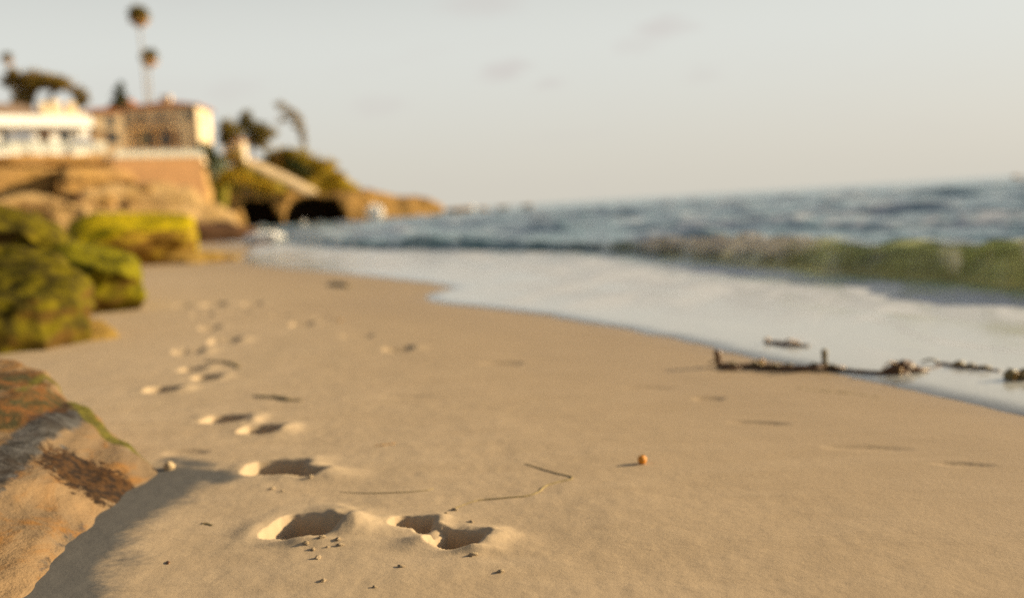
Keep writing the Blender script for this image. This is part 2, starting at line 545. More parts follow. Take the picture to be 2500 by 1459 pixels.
def solidify_mesh(bm, voxel, smooth_it):
    """remesh a closed shape to even quads and round it off"""
    me = bpy.data.meshes.new('tmp')
    bm.to_mesh(me)
    bm.free()
    o = bpy.data.objects.new('tmp', me)
    COL.objects.link(o)
    md = o.modifiers.new('r', 'REMESH')
    md.mode = 'VOXEL'
    md.voxel_size = voxel
    if smooth_it:
        sm = o.modifiers.new('s', 'SMOOTH')
        sm.factor = 0.5
        sm.iterations = smooth_it
    dg = bpy.context.evaluated_depsgraph_get()
    res = bpy.data.meshes.new_from_object(o.evaluated_get(dg))
    bpy.data.objects.remove(o)
    bpy.data.meshes.remove(me)
    return res


def roughen(me, amp, freq, seed=0, strata=0.0, sfreq=1.0, ridge=0.0):
    n = len(me.vertices)
    co = np.empty(n * 3, np.float32)
    me.vertices.foreach_get('co', co)
    co = co.reshape(-1, 3)
    nr = np.empty(n * 3, np.float32)
    me.vertex_normals.foreach_get('vector', nr)
    nr = nr.reshape(-1, 3)
    x, y, z = co.T * freq
    q = fbm(x + seed * 11.3, y - seed * 5.1, z + seed, 5, 0.45)
    if ridge:
        q = q * (1 - ridge) + ridge * (0.5 - np.abs(fbm(x * 0.8 - seed, y * 0.8 + 3, z * 0.8, 4)) * 2)
    h = amp * (q - q.mean() - 0.12)
    if strata:
        zz = (co[:, 2] + 0.06 * co[:, 0] + 0.15 * fbm(co[:, 0] * freq * .3, co[:, 1] * freq * .3, 0, 2) / freq) * sfreq
        h = h + strata * vnoise(zz * 0 + seed, zz * 0, zz) + strata * 0.5 * vnoise(zz * 0, zz * 0 + 9, zz * 2.7)
    co = co + nr * h[:, None]
    me.vertices.foreach_set('co', co.astype(np.float32).ravel())
    me.update()
    return co


def hull_rock(name, pts, mt, voxel, smooth_it=4, amp=0.05, freq=3.0, seed=0, strata=0.0, sfreq=4.0, parent=None, ridge=0.0):
    bm = bmesh.new()
    for p in pts:
        bm.verts.new(p)
    bmesh.ops.convex_hull(bm, input=bm.verts[:])
    bmesh.ops.delete(bm, geom=[v for v in bm.verts if not v.link_faces], context='VERTS')
    me = solidify_mesh(bm, voxel, smooth_it)
    roughen(me, amp, freq, seed, strata, sfreq, ridge)
    return link(name, me, mt, parent, True)


def prism_mesh(front, back, voxel, smooth_it):
    bm = bmesh.new()
    a = [bm.verts.new(p) for p in front]
    b = [bm.verts.new(p) for p in back]
    n = len(a)
    bm.faces.new(a)
    bm.faces.new(b[::-1])
    for i in range(n):
        j = (i + 1) % n
        bm.faces.new((a[j], a[i], b[i], b[j]))
    bmesh.ops.triangulate(bm, faces=bm.faces[:])
    bmesh.ops.recalc_face_normals(bm, faces=bm.faces[:])
    return solidify_mesh(bm, voxel, smooth_it)


def prism_rock(name, outline, D, T, mt, voxel, smooth_it=3, amp=0.4, freq=0.3, seed=0, strata=0.0, sfreq=0.5, parent=None, lean=0.0, ridge=0.0, skew=0.65):
    """a rock mass standing D metres away and T metres deep; its top falls by 'lean' over its depth"""
    mid_ = sum(max(p[0], -100) for p in outline) / len(outline)
    front = [P(p[0], p[1], D + skew * D / FPX * (max(p[0], -300) - mid_)) for p in outline]
    zb = min(p.z for p in front)
    back = [p + Vector((p.x / max(p.y, 1) * T * 1.0, T, -lean * (p.z - zb))) for p in front]
    me = prism_mesh(front, back, voxel, smooth_it)
    roughen(me, amp, freq, seed, strata, sfreq, ridge)
    return link(name, me, mt, parent, True)


def leaf_mesh(blobs, size, jitter=0.5, shell=0.55, up=0.0):
    """blobs: (centre, radii, count) -> many small leaf faces through each clump's volume"""
    Vs, Fs, b = [], [], 0
    for c, r, n in blobs:
        d = rng.normal(size=(n, 3))
        d /= np.linalg.norm(d, axis=1)[:, None]
        rad = (shell + (1 - shell) * rng.random(n)) * (0.82 + 0.36 * rng.random(n))
        rad *= 1 + 0.28 * vnoise(d[:, 0] * 2.2 + c[0], d[:, 1] * 2.2 + c[1], d[:, 2] * 2.2)
        p = np.array(c) + d * rad[:, None] * np.array(r)
        t1 = rng.normal(size=(n, 3))
        t1[:, 2] -= up
        t1 /= np.linalg.norm(t1, axis=1)[:, None]
        t2 = np.cross(t1, rng.normal(size=(n, 3)))
        t2 /= np.linalg.norm(t2, axis=1)[:, None] + 1e-9
        s = size * (1 - jitter / 2 + jitter * rng.random(n))[:, None]
        q = np.stack([p - t1 * s, p + t2 * s * 0.45, p + t1 * s, p - t2 * s * 0.45], 1).reshape(-1, 3)
        Vs.append(q)
        Fs.append(np.arange(4 * n).reshape(-1, 4) + b)
        b += 4 * n
    return np_mesh('leaves', np.concatenate(Vs), np.concatenate(Fs))


# ------------------------------------------------------------------ the sand
# footprints and scuffs: (px, py, half length px, half width px (image y), angle, depth m, edge softness)
LOBES = [
    # nearest pair
    (730, 1281, 0.090, 0.130, -8, 0.062, 0.50), (790, 1283, 0.080, 0.105, -12, 0.044, 0.6),
    (1018, 1274, 0.080, 0.052, -14, 0.046, 0.40), (1128, 1314, 0.095, 0.080, -30, 0.058, 0.38), (1072, 1294, 0.08, 0.045, -28, 0.020, 0.5),
    # third
    (684, 1139, 0.125, 0.105, -8, 0.055, 0.40), (748, 1152, 0.085, 0.060, -22, 0.034, 0.45),
    # a pair
    (560, 1023, 0.120, 0.082, -14, 0.055, 0.40), (648, 1048, 0.105, 0.085, 5, 0.055, 0.40),
    # the trail going off
    (408, 951, 0.115, 0.080, 5, 0.050, 0.4), (478, 901, 0.10, 0.08, -8, 0.05, 0.4), (512, 921, 0.10, 0.08, -5, 0.045, 0.4),
    (470, 857, 0.125, 0.11, 8, 0.055, 0.4), (556, 831, 0.13, 0.11, 0, 0.055, 0.4), (516, 801, 0.10, 0.10, 0, 0.045, 0.4),
    (530, 743, 0.16, 0.14, 0, 0.05, 0.4), (620, 742, 0.12, 0.12, 0, 0.03, 0.4), (742, 791, 0.11, 0.11, 0, 0.03, 0.45),
    (500, 768, 0.12, 0.10, 0, 0.03, 0.45), (690, 770, 0.12, 0.09, 0, 0.016, 0.5), (790, 775, 0.10, 0.09, 0, 0.016, 0.5),
    (885, 820, 0.17, 0.09, -10, 0.026, 0.6), (980, 851, 0.12, 0.085, -10, 0.034, 0.5), (1240, 886, 0.17, 0.07, -12, 0.014, 0.7),
    (590, 760, 0.12, 0.1, 0, 0.02, 0.5), (450, 745, 0.14, 0.12, 0, 0.025, 0.5),
    # old half-filled marks further down the beach
    (1872, 1031, 0.155, 0.040, -22, 0.009, 0.85), (2370, 1132, 0.13, 0.036, -22, 0.007, 0.85), (1740, 972, 0.10, 0.05, -15, 0.010, 0.7),
    (1010, 965, 0.2, 0.05, -12, 0.007, 0.8), (470, 1102, 0.12, 0.05, -8, 0.009, 0.7), (1600, 945, 0.18, 0.05, -15, 0.006, 0.8),
    (2140, 1092, 0.2, 0.05, -18, 0.006, 0.8),
]
MOUNDS = [  # sand thrown up beside the prints; sun-side ones raised to shade the holes
    (612, 1290, 0.045, 0.08, 0.008), (868, 1286, 0.062, 0.10, 0.040), (930, 1296, 0.09, 0.08, 0.008), (815, 1156, 0.075, 0.08, 0.020), (622, 1028, 0.03, 0.06, 0.016), (698, 1049, 0.065, 0.08, 0.014), (1205, 1318, 0.06, 0.07, 0.010), (450, 950, .07, .09, .010), (505, 857, .08, .1, .012), (595, 831, .08, .1, .010), (950, 1268, 0.045, 0.045, 0.007), (1040, 1322, 0.075, 0.05, 0.020),
    (590, 1138, 0.045, 0.05, 0.006), (600, 1052, 0.045, 0.07, 0.014), (490, 1016, 0.05, 0.05, 0.006), (740, 1325, 0.10, 0.02, 0.014),
    (355, 950, 0.06, 0.06, 0.008), (425, 860, 0.06, 0.07, 0.008),
    (1160, 1345, 0.08, 0.02, 0.014),
]
FOOT = []
for (px, py, a, b, ang, dep, soft) in LOBES:
    g = G(px, py)
    FOOT.append((g.x - 0.24 * a, g.y, a * 0.88, b * 1.05, R(min(ang, -7)), dep * (1.8 if dep > 0.028 else 1.0), soft))


def sand_profile(d):
    deep = -SLOPE * 8 - 0.05 * (d - 8) - 0.002 * np.clip(d - 8, 0, 400) ** 1.3
    land = -SLOPE * np.maximum(d, -14.0)
    return np.where(d > 8, np.maximum(deep, -14), land)


def sand_height(x, y):
    x = np.asarray(x, float)
    y = np.asarray(y, float)
    d, s = dist_sea(x, y), along(x, y)
    z = sand_profile(d)
    near = np.exp(-np.hypot(x, y) / 25)
    z = z + 0.012 * fbm(s * 0.35, d * 0.9, 3.3, 3) * near
    dry = sstep(d, 3.3, 1.0)
    z = z + dry * near * (0.007 * fbm(x * 3.0, y * 2.2, 1.7, 4) + 0.0025 * fbm(x * 14, y * 11, 0.4, 3))
    loose = np.zeros_like(z)
    for (cx, cy, a, b, an, dep, soft) in FOOT:
        m_ = np.hypot(x - cx, y - cy) < 3.2 * max(a, b) + 0.02
        if not m_.any():
            continue
        xx, yy = x[m_] - cx, y[m_] - cy
        u = (xx * math.cos(an) + yy * math.sin(an)) / a
        v = (-xx * math.sin(an) + yy * math.cos(an)) / b
        wob = 1 + 0.13 * fbm(xx * 11 + cx, yy * 11 - cy, 2.0, 3)
        pw = 3.6 if dep > 0.028 else 2.0
        rr = (np.abs(u) ** pw + np.abs(v) ** pw) ** (1 / pw) * wob
        lf = (dep > 0.028) * sstep(u * math.cos(an) * a - v * math.sin(an) * b, 0.25 * a, -0.35 * a)
        hole = sstep(rr, 1.0 + soft * 0.20 * (1 - lf) + 0.03 * lf, 1.0 - soft * 0.62 * (1 - lf) - 0.13 * lf)
        rim = np.exp(-((rr - 1.5) / 0.34) ** 2)
        fl = 1 + 0.25 * fbm(xx * 25, yy * 25 + cx, 5.0, 3)
        side = np.clip(xx / (np.hypot(xx, yy) + 1e-6), -0.15, 1)  # rim built higher on the sun side to shade the hole
        rim = np.exp(-((rr - 1.42) / np.where(rr < 1.42, 0.24, 0.55)) ** 2)
        z[m_] += -dep * hole * fl + dep * (0.02 + 0.15 * np.maximum(side, 0)) * rim * (0.9 + 0.3 * fbm(xx * 18, yy * 18, 8.0, 3)) * (dep > 0.028)
        if dep > 0.028:
            loose[m_] = np.maximum(loose[m_], np.exp(-((rr - 1.45) / 0.5) ** 2))
    for (px, py, a, b, h) in MOUNDS:
        g = G(px, py)
        m_ = np.hypot(x - g.x, y - g.y) < 3 * max(a, b)
        q = np.exp(-(((x[m_] - g.x) / a) ** 2 + ((y[m_] - g.y) / b) ** 2))
        z[m_] += h * q * (1 + 0.14 * fbm(x[m_] * 22, y[m_] * 22, 1.0, 3))
        loose[m_] = np.maximum(loose[m_], q)
    return z, loose


def sz(x, y):
    return float(sand_height(np.array([x]), np.array([y]))[0][0])


def GS(px, py, lift=0.0):
    g = G(px, py)
    return Vector((g.x, g.y, sz(g.x, g.y) + lift))


def polar(az, rad):
    A, Q = np.meshgrid(az, rad)
    x, y = np.sin(A) * Q, np.cos(A) * Q
    na, nr = len(az), len(rad)
    i = np.arange(nr - 1)[:, None] * na + np.arange(na - 1)[None, :]
    F = np.stack([i, i + 1, i + 1 + na, i + na], -1).reshape(-1, 4)
    return x.ravel(), y.ravel(), F


# waterline: where the thin sheet of water ends on the sand
SH = [(2900, 1130), (2500, 1018), (2350, 984), (2200, 950), (2080, 925), (1950, 897), (1850, 878), (1750, 852), (1600, 820), (1500, 800), (1400, 781), (1280, 763), (1150, 748),
      (1060, 738), (1035, 726), (1060, 714), (1105, 704), (1050, 691), (940, 679), (850, 668), (700, 655), (610, 645), (590, 630), (615, 612), (600, 596)]
_sp = []
for (px, py) in SH:
    g = G(px, py)
    _sp.append((along(g.x, g.y), dist_sea(g.x, g.y)))
_sp = sorted(_sp)
_ss = np.array([-200, _sp[0][0] - 6] + [p[0] for p in _sp] + [_sp[-1][0] + 15, 400])
_sv = np.array([3.6, 3.6] + [p[1] for p in _sp] + [_sp[-1][1] - 3, -5])


def shore_d(s):
    return np.interp(s, _ss, _sv)


az = np.concatenate([np.linspace(-180, -34, 60)[:-1], np.linspace(-34, 34, 640), np.linspace(34, 180, 60)[1:]])
rad = np.concatenate([np.linspace(0.02, 1.6, 10)[:-1], np.geomspace(1.6, 7.5, 430)[:-1], np.geomspace(7.5, 45, 150)[:-1], np.geomspace(45, 900, 30)])
x, y, F = polar(np.radians(az), rad)
z, loose = sand_height(x, y)
me = np_mesh('sand', np.stack([x, y, z], 1), F)
d_, s_ = dist_sea(x, y), along(x, y)
float_attr(me, 'loose', loose)
wet = sstep(d_ - shore_d(s_) + 0.35 * fbm(s_ * 0.5, d_ * 0.5, 0, 3), -3.6, -0.5) * 0.75 + 0.12 * sstep(d_ - shore_d(s_), -0.35, -0.02)
float_attr(me, 'wet', wet)


def seg_dist(x, y, pts):
    o = np.full_like(x, 1e9)
    for a, b in zip(pts[:-1], pts[1:]):
        ax, ay, bx, by = a.x, a.y, b.x, b.y
        t = np.clip(((x - ax) * (bx - ax) + (y - ay) * (by - ay)) / ((bx - ax) ** 2 + (by - ay) ** 2 + 1e-9), 0, 1)
        o = np.minimum(o, np.hypot(x - ax - t * (bx - ax), y - ay - t * (by - ay)))
    return o


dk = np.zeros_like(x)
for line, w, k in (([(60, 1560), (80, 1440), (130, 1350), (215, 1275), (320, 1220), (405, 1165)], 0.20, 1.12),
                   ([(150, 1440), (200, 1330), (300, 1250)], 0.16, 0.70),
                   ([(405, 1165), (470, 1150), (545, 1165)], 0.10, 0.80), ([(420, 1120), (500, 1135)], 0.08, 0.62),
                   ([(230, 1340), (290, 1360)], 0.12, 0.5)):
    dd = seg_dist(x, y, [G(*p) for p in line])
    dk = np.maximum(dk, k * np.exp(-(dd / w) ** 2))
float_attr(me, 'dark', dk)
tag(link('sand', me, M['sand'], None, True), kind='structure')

# ------------------------------------------------------------------ the sea
# breaker: foot of its face and height of its crest, read along its length
WV = [(2700, 722, 612), (2500, 703, 606), (2300, 690, 600), (2150, 676, 602), (2000, 662, 602), (1800, 645, 594), (1650, 627, 588), (1450, 614, 580), (1250, 611, 578),
      (1000, 606, 572), (850, 606, 580), (700, 590, 576)]
_wp = []
for (px, py, pc) in WV:
    g = G(px, py, LEVEL)
    depth = (g - CAMP).dot(_F) + 0.55
    c = P(px, pc, depth)
    _wp.append((along(g.x, g.y), dist_sea(g.x, g.y), c.z - LEVEL, px))
_wp = sorted(_wp)
_ws = np.array([-60] + [p[0] for p in _wp] + [_wp[-1][0] + 20])
_wd = np.array([_wp[0][1]] + [p[1] for p in _wp] + [_wp[-1][1]])
_wh = np.array([_wp[0][2]] + [p[2] for p in _wp] + [0.0])
_wx = np.array([2900] + [p[3] for p in _wp] + [400])

az = np.concatenate([np.linspace(-60, -32, 30)[:-1], np.linspace(-32, 32, 520), np.linspace(32, 200, 90)[1:]])
rad = np.concatenate([np.geomspace(2.6, 40, 560)[:-1], np.geomspace(40, 160, 230)[:-1], np.geomspace(160, 9000, 130)])
x, y, F = polar(np.radians(az), rad)
d, s = dist_sea(x, y), along(x, y)
sh = shore_d(s) + 0.10 * fbm(s * 1.3, 2.0, 0.5, 4)
wd = np.interp(s, _ws, _wd) + 0.28 * fbm(s * 0.55, 0.0, 4.0, 3)
wh = np.interp(s, _ws, _wh) * (1 + 0.42 * fbm(s * 0.62, 7.0, 2.0, 3))
wx = np.interp(s, _ws, _wx)
wh = wh * (0.72 + 0.28 * sstep(wx, 1350, 1750))
sandz = sand_profile(d)
film_t = 0.016 * (1 - np.exp(-np.maximum(d - sh, 0) / 0.25)) + 0.004 * np.maximum(fbm(s * 0.8, d * 2.0, 1.0, 3), -0.2) * sstep(d - sh, 0.2, 1.2)
swash = np.where(d > sh, sandz + 0.003 * sstep(d - sh, -0.02, 0.2) + film_t, sandz - 0.002 - 0.5 * np.clip(sh - d, 0, 0.4))
# breaker cross-section
e = d - wd
face = sstep(e, 0.0, 0.46)
back = np.exp(-np.maximum(e - 0.46, 0) ** 2 / (2 * 1.0 ** 2))
brk = wh * face * back
# chop outside
fade = np.exp(-np.hypot(x, y) / 500)
out = sstep(e, 0.8, 4.0)
wl = 0
for (L, A, da, ph) in ((5.6, 0.15, 6, 0.3), (3.4, 0.09, -12, 1.1), (9.7, 0.17, -5, 2.0), (2.1, 0.045, 17, 4.0)):
    k = 2 * math.pi / L
    cc, sn = math.cos(R(da)), math.sin(R(da))
    phase = k * (d * cc + s * sn) + ph + 1.6 * fbm(s * 0.10, d * 0.14, L, 3)
    wl = wl + A * (0.6 + 0.7 * fbm(s * 0.13 + L, d * 0.2, 5, 2)) * (np.exp(np.sin(phase)) - 1.2) * 0.92
wl = wl + 0.13 * fbm(s * 0.5, d * 1.2, 2.2, 4)
far = sstep(np.hypot(x, y), 900, 150)
chop = out * wl * far * 1.05
seaz = LEVEL + brk + chop + 0.012 * fbm(s * 2, d * 4, 1.0, 3) * sstep(e, -3, -0.5)
zz = np.where(d > sh, np.maximum(swash, seaz * sstep(d - sh, 0, 0.6) + swash * (1 - sstep(d - sh, 0, 0.6))), swash)
# the crest leans shoreward
mid = np.exp(-(np.abs(wx - 1780) / 200) ** 3) + 0.55 * np.exp(-((wx - 1570) / 60) ** 2) + 0.8 * sstep(wx, 2430, 2540)
lump = np.clip(fbm(s * 1.5, d * 1.8, 3.0, 4) + 0.25, 0, 1)
zz = zz + 0.19 * mid * sstep(e, 0.15, 0.4) * sstep(e, 1.1, 0.6) * lump
lean = 0.20 * np.clip(brk / 0.42, 0, 1.2) ** 2 * sstep(e, 0.05, 0.5) * np.exp(-np.maximum(e - 0.5, 0) / 0.35)
x2, y2 = x - NX * lean, y - NY * lean
me = np_mesh('sea', np.stack([x2, y2, zz], 1), F)
inner = sstep(d - sh, 0.0, 0.5) * sstep(e, 0.05, -0.5)
foam = inner * (0.50 + 0.26 * sstep(d - sh, 0.4, 2.6) + 0.16 * fbm(s * 0.5, d * 1.3, 0.0, 4))
foam = foam * sstep(d - sh, 0.0, 0.3)
foam = foam + 0.24 * np.exp(-((d - sh - 0.06) / 0.07) ** 2)
line = np.exp(-((d - sh - 1.9 - 0.5 * fbm(s * 0.4, 1, 1, 3)) / 0.16) ** 2)
foam = np.maximum(foam, 1.0 * line * inner)
line2 = np.exp(-((d - sh - 3.2 - 0.7 * fbm(s * 0.5, 4, 2, 3)) / 0.22) ** 2) * sstep(fbm(s * 0.4, 0, 7, 2), -0.3, 0.2)
foam = np.maximum(foam, 1.05 * line2 * inner)
foam = foam - 0.30 * inner * sstep(fbm(s * 0.35, d * 1.6, 21.0, 3), 0.05, 0.45)
# tumbling white water on the middle of the breaker
onw = sstep(e, -0.05, 0.15) * sstep(e, 1.25, 0.7)
foam = np.maximum(foam, (0.35 + 0.6 * sstep(e, 0.1, 0.42)) * mid * onw * (1.05 + 0.5 * lump))
foam = np.maximum(foam, sstep(wx, 1900, 2100) * onw * 0.5 * sstep(fbm(s * 2.2, e * 0.9, 6.0, 3), 0.0, 0.4) * sstep(e, 0.9, 0.4))
foam = np.maximum(foam, 0.62 * sstep(wx, 2000, 2150) * np.exp(-((e - 0.78) / 0.22) ** 2))
foam = np.maximum(foam, 0.34 * np.exp(-((e - 0.5) / 0.08) ** 2) * sstep(wx, 800, 1100))
# caps and streaks outside
caps = out * far * 1.0 * sstep(wl, 0.10, 0.32) * (0.22 + 0.6 * sstep(fbm(s * 0.22, d * 0.35, 9.0, 3), 0.0, 0.35))
foam = np.maximum(foam, caps)
foam = np.maximum(foam, out * 0.66 * sstep(fbm(s * 0.20, d * 0.5, 12.0, 4), -0.12, 0.35) * far)
# wash round the foot of the headland
foam = np.maximum(foam, 0.75 * np.exp(-((s - 38) / 13) ** 2) * sstep(d, 11.5, 6.0) * sstep(d, 0, 4) * sstep(e, 3, -1))
float_attr(me, 'foam', np.clip(foam, 0, 1))
murk_glow = sstep(wx, 1580, 2200) * sstep(e, -0.5, 0.2) * sstep(e, 0.9, 0.5)  # water tint plus painted backlight on the breaker face
murk_glow = np.maximum(murk_glow, 0.25 * sstep(e, 0.7, -0.2))
float_attr(me, 'murk_glow', np.clip(murk_glow * (0.75 + 0.5 * fbm(s * 1.5, d * 2, 0, 3)), 0, 1))
float_attr(me, 'thin', sstep(e, -0.2, 0.15) * sstep(e, 2.4, 1.4) * sstep(wx, 1200, 1650) * (1 + 0.45 * sstep(e, 0.5, 0.7)))
float_attr(me, 'edge', sstep(d - sh, 0.28, 0.0) * sstep(e, 0, -1))
float_attr(me, 'film', sstep(e, 0.0, -2.4) * 0.85)
tag(link('sea', me, M['sea'], None, True), kind='structure')

# ------------------------------------------------------------------ headland terrain
bl = [(-900, 372), (-60, 372), (240, 371), (288, 392), (500, 392), (508, 430), (520, 480), (530, 575), (300, 600), (-900, 640)]
tag(prism_rock('bluff', bl, 112, 46, M['sandstone'], 1.1, 2, 0.7, 0.16, 1, 0.5, 0.5), kind='structure')
up = [(-900, 345), (205, 352), (300, 368), (470, 372), (540, 380), (556, 420), (560, 470), (545, 545), (-900, 545)]
tag(prism_rock('hill', up, 147, 60, M['lawn'], 1.6, 3, 0.5, 0.1, 2), kind='structure')
hl = [(560, 392), (640, 384), (668, 372), (705, 365), (750, 372), (790, 390), (822, 412), (850, 440), (890, 458), (905, 500), (880, 540), (560, 540)]
tag(prism_rock('hill', hl, 188, 50, M['hill'], 1.6, 5, 0.8, 0.12, 3, lean=0.25), kind='structure')
lw = [(505, 455), (512, 425), (560, 402), (640, 400), (690, 445), (700, 470), (600, 480), (505, 475)]
tag(prism_rock('grass_slope', lw, 160, 24, M['lawn'], 1.0, 3, 0.4, 0.2, 4), kind='structure')
cf = [(505, 470), (545, 452), (600, 466), (700, 471), (790, 474), (880, 462), (905, 475), (920, 500), (938, 548), (845, 552), (842, 520), (829, 500), (826, 486), (790, 489), (768, 480), (742, 482), (726, 494), (704, 500), (698, 528), (704, 550),
      (694, 552), (678, 530), (666, 506), (657, 486), (640, 492), (618, 486), (588, 490), (594, 520), (612, 556), (560, 580), (505, 590)]
tag(prism_rock('cliff', cf, 166, 10, M['cliff'], 0.5, 1, 0.75, 0.3, 5, 0.35, 0.7), kind='structure')
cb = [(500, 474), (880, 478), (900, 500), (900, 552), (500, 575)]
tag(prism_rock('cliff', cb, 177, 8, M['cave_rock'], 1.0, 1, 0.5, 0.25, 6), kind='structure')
pt = [(865, 458), (905, 461), (950, 476), (1035, 484), (1070, 497), (1086, 512), (1062, 526), (935, 548), (865, 552)]
tag(prism_rock('cliff', pt, 202, 16, M['cliff'], 0.7, 1, 0.85, 0.28, 7, 0.3, 0.8), kind='structure')
pa = [(592, 392), (612, 386), (700, 424), (772, 462), (776, 474), (740, 474), (690, 448), (598, 404)]
tag(prism_rock('path', pa, 161, 2.2, M['path'], 0.35, 2, 0.08, 0.5, 8), kind='structure')


# low scrub on the hill and slope
def scrub(name, pts, D0, D1, n, rad, size, mt, label, cat):
    blobs = []
    for k in range(n):
        px, py = pts[k % len(pts)]
        px += random.uniform(-14, 14)
        py += random.uniform(-6, 6)
        D = random.uniform(D0, D1)
        p = P(px, py, D)
        r_ = rad * random.uniform(0.6, 1.3)
        blobs.append((p, (r_, r_, r_ * 0.7), 90))
    return link(name, leaf_mesh(blobs, size), mt)


pts = [(665, 380), (690, 374), (712, 370), (745, 378), (775, 390), (800, 405), (820, 425), (840, 445), (700, 385), (740, 395), (780, 415), (810, 440), (760, 420), (800, 455), (835, 460), (720, 400), (860, 460)]
tag(scrub('scrub', pts, 184, 189, 55, 1.4, 0.30, M['leaf_scrub'], '', ''), 'olive gold scrub covering the rounded headland hill', 'scrub', kind='stuff')


def bush(name, centres, D, rad, mt, label, cat='bush', n=220, size=0.22, group=None, flat=0.8):
    base = P(sum(c[0] for c in centres) / len(centres), max(c[1] for c in centres), D)
    o = thing(name, label, cat, base, 0, group)
    blobs = []
    for (px, py, r_) in centres:
        p = P(px, py, D) - base + Vector((0, random.uniform(-.5, .5), 0))
        rr = r_ * D / FPX
        blobs.append((p, (rr, rr, rr * flat), n))
    link('foliage', leaf_mesh(blobs, size), mt, o)
    b = MB()
    for bl_ in blobs:
        b.tube([(0, 0, -0.8), bl_[0] * 0.5 + Vector((0.1, 0, 0)), bl_[0]], [0.14, 0.09, 0.04], 6)
    b.build('stem', M['bark'], o)
    return o


bush('shrub', [(718, 402, 22), (740, 416, 18), (700, 392, 12)], 183, 0, M['leaf_deep'], 'dark green shrub on the seaward side of the rounded hill', n=380, size=0.28)
bush('shrub', [(520, 452, 12), (550, 450, 13), (585, 462, 13), (620, 466, 11), (655, 468, 11), (690, 470, 9)], 161, 0, M['leaf_scrub'], 'straggling olive shrub along the cliff edge above the caves', n=200, size=0.3, flat=0.5)
bush('shrub', [(690, 380, 16), (672, 384, 14)], 184, 0, M['deadfrond'], 'rusty orange shrub at the crest of the rounded hill', n=260)
bush('shrub', [(505, 368, 20), (520, 385, 18), (492, 358, 14)], 138, 0, M['leaf_deep'], 'nearly black shrub below the sunlit cream house corner', n=420)
bush('shrub', [(560, 425, 26), (600, 435, 24), (640, 450, 22), (545, 440, 20), (665, 460, 14)], 156, 0, M['leaf_scrub'], 'low olive shrub on the bank under the ramp', n=330)
bush('shrub', [(575, 380, 20), (555, 388, 18), (590, 400, 14)], 150, 0, M['leaf_olive'], 'brown green shrub between house and ramp', n=330)
bush('agave', [(522, 412, 15), (538, 402, 13), (512, 425, 10)], 140, 0, M['leaf_grey'], 'pale grey green agave at the retaining wall corner', 'plant', n=160, size=0.5)

# ------------------------------------------------------------------ trees


def palm(label, px, py, base_px, base_py, D, crown_r, nf=80, nd=60, group='tall palms on the skyline'):
    top = P(px, py, D)
    base = P(base_px, base_py, D)
    o = thing('palm_tree', label, 'palm tree', base, 0, group)
    t = top - base
    b = MB()
    pts = [Vector((0, 0, -1.5)), t * 0.35 + Vector((t.x * 0.06, 0, 0)), t * 0.7 + Vector((t.x * 0.05, 0, 0)), t]
    pp = bez(pts, 8)
    b.tube(pp, [0.24 - 0.11 * i / len(pp) for i in range(len(pp))], 8)
    b.build('trunk', M['palmbark'], o, True)

    def fronds(n, e0, e1, ln, droop, name, mt):
        f = MB()
        for k in range(n):
            a = random.uniform(0, 2 * math.pi)
            el = random.uniform(e0, e1)
            L_ = ln * random.uniform(0.8, 1.1)
            dx, dy = math.cos(a), math.sin(a)
            prev = None
            for i in range(6):
                u = i / 5
                h = L_ * u * math.cos(el)
                zc = L_ * u * math.sin(el) - droop * u * u * L_
                w = 0.42 * crown_r * (0.25 + 1.2 * u) * (1 - u * u) + 0.02
                c = t + Vector((dx * h, dy * h, zc))
                sd_ = Vector((-dy, dx, 0)) * w
                cur = (c - sd_ + Vector((0, 0, -w * .3)), c, c + sd_ + Vector((0, 0, -w * .3)))
                if prev:
                    f.add([*prev, *cur], [(0, 1, 4, 3), (1, 2, 5, 4)])
                prev = cur
        f.build(name, mt, o)
    fronds(nf, R(-10), R(75), crown_r, 0.35, 'crown', M['frond'])
    fronds(nd, R(-80), R(-30), crown_r * 0.95, 0.1, 'dead_frond_skirt', M['deadfrond'])
    return o


palm('tallest palm with shaggy brown skirt high above the tiled roof', 338, 33, 372, 372, 178, 2.45)
palm('shorter slim palm with shaggy brown crown rising behind the tiled roof', 362, 135, 374, 372, 185, 2.2)
palm('small distant palm at the left edge above the spreading tree', 17, 139, 42, 300, 230, 1.7)


def tree(name, label, base, D, blobs, limbs, leaf, bark=None, size=0.25, group=None, shell=0.45, cat='tree', r0=0.3):
    b0 = P(base[0], base[1], D)
    o = thing(name, label, cat, b0, 0, group)
    bl_ = []
    for (px, py, rx, rz, n) in blobs:
        p = P(px, py, D) - b0 + Vector((0, random.uniform(-1.2, 1.2), 0))
        k = D / FPX
        bl_.append((p, (rx * k, rx * k * 0.9, rz * k), n))
    link('crown', leaf_mesh(bl_, size, shell=shell), leaf, o)
    b = MB()
    for lm in limbs:
        pts = [P(px, py, D) - b0 for (px, py) in lm]
        pp = bez(pts, 5)
        b.tube(pp, [r0 * (1 - 0.75 * i / len(pp)) for i in range(len(pp))], 7)
    b.build('trunk', bark or M['bark'], o, True)
    return o


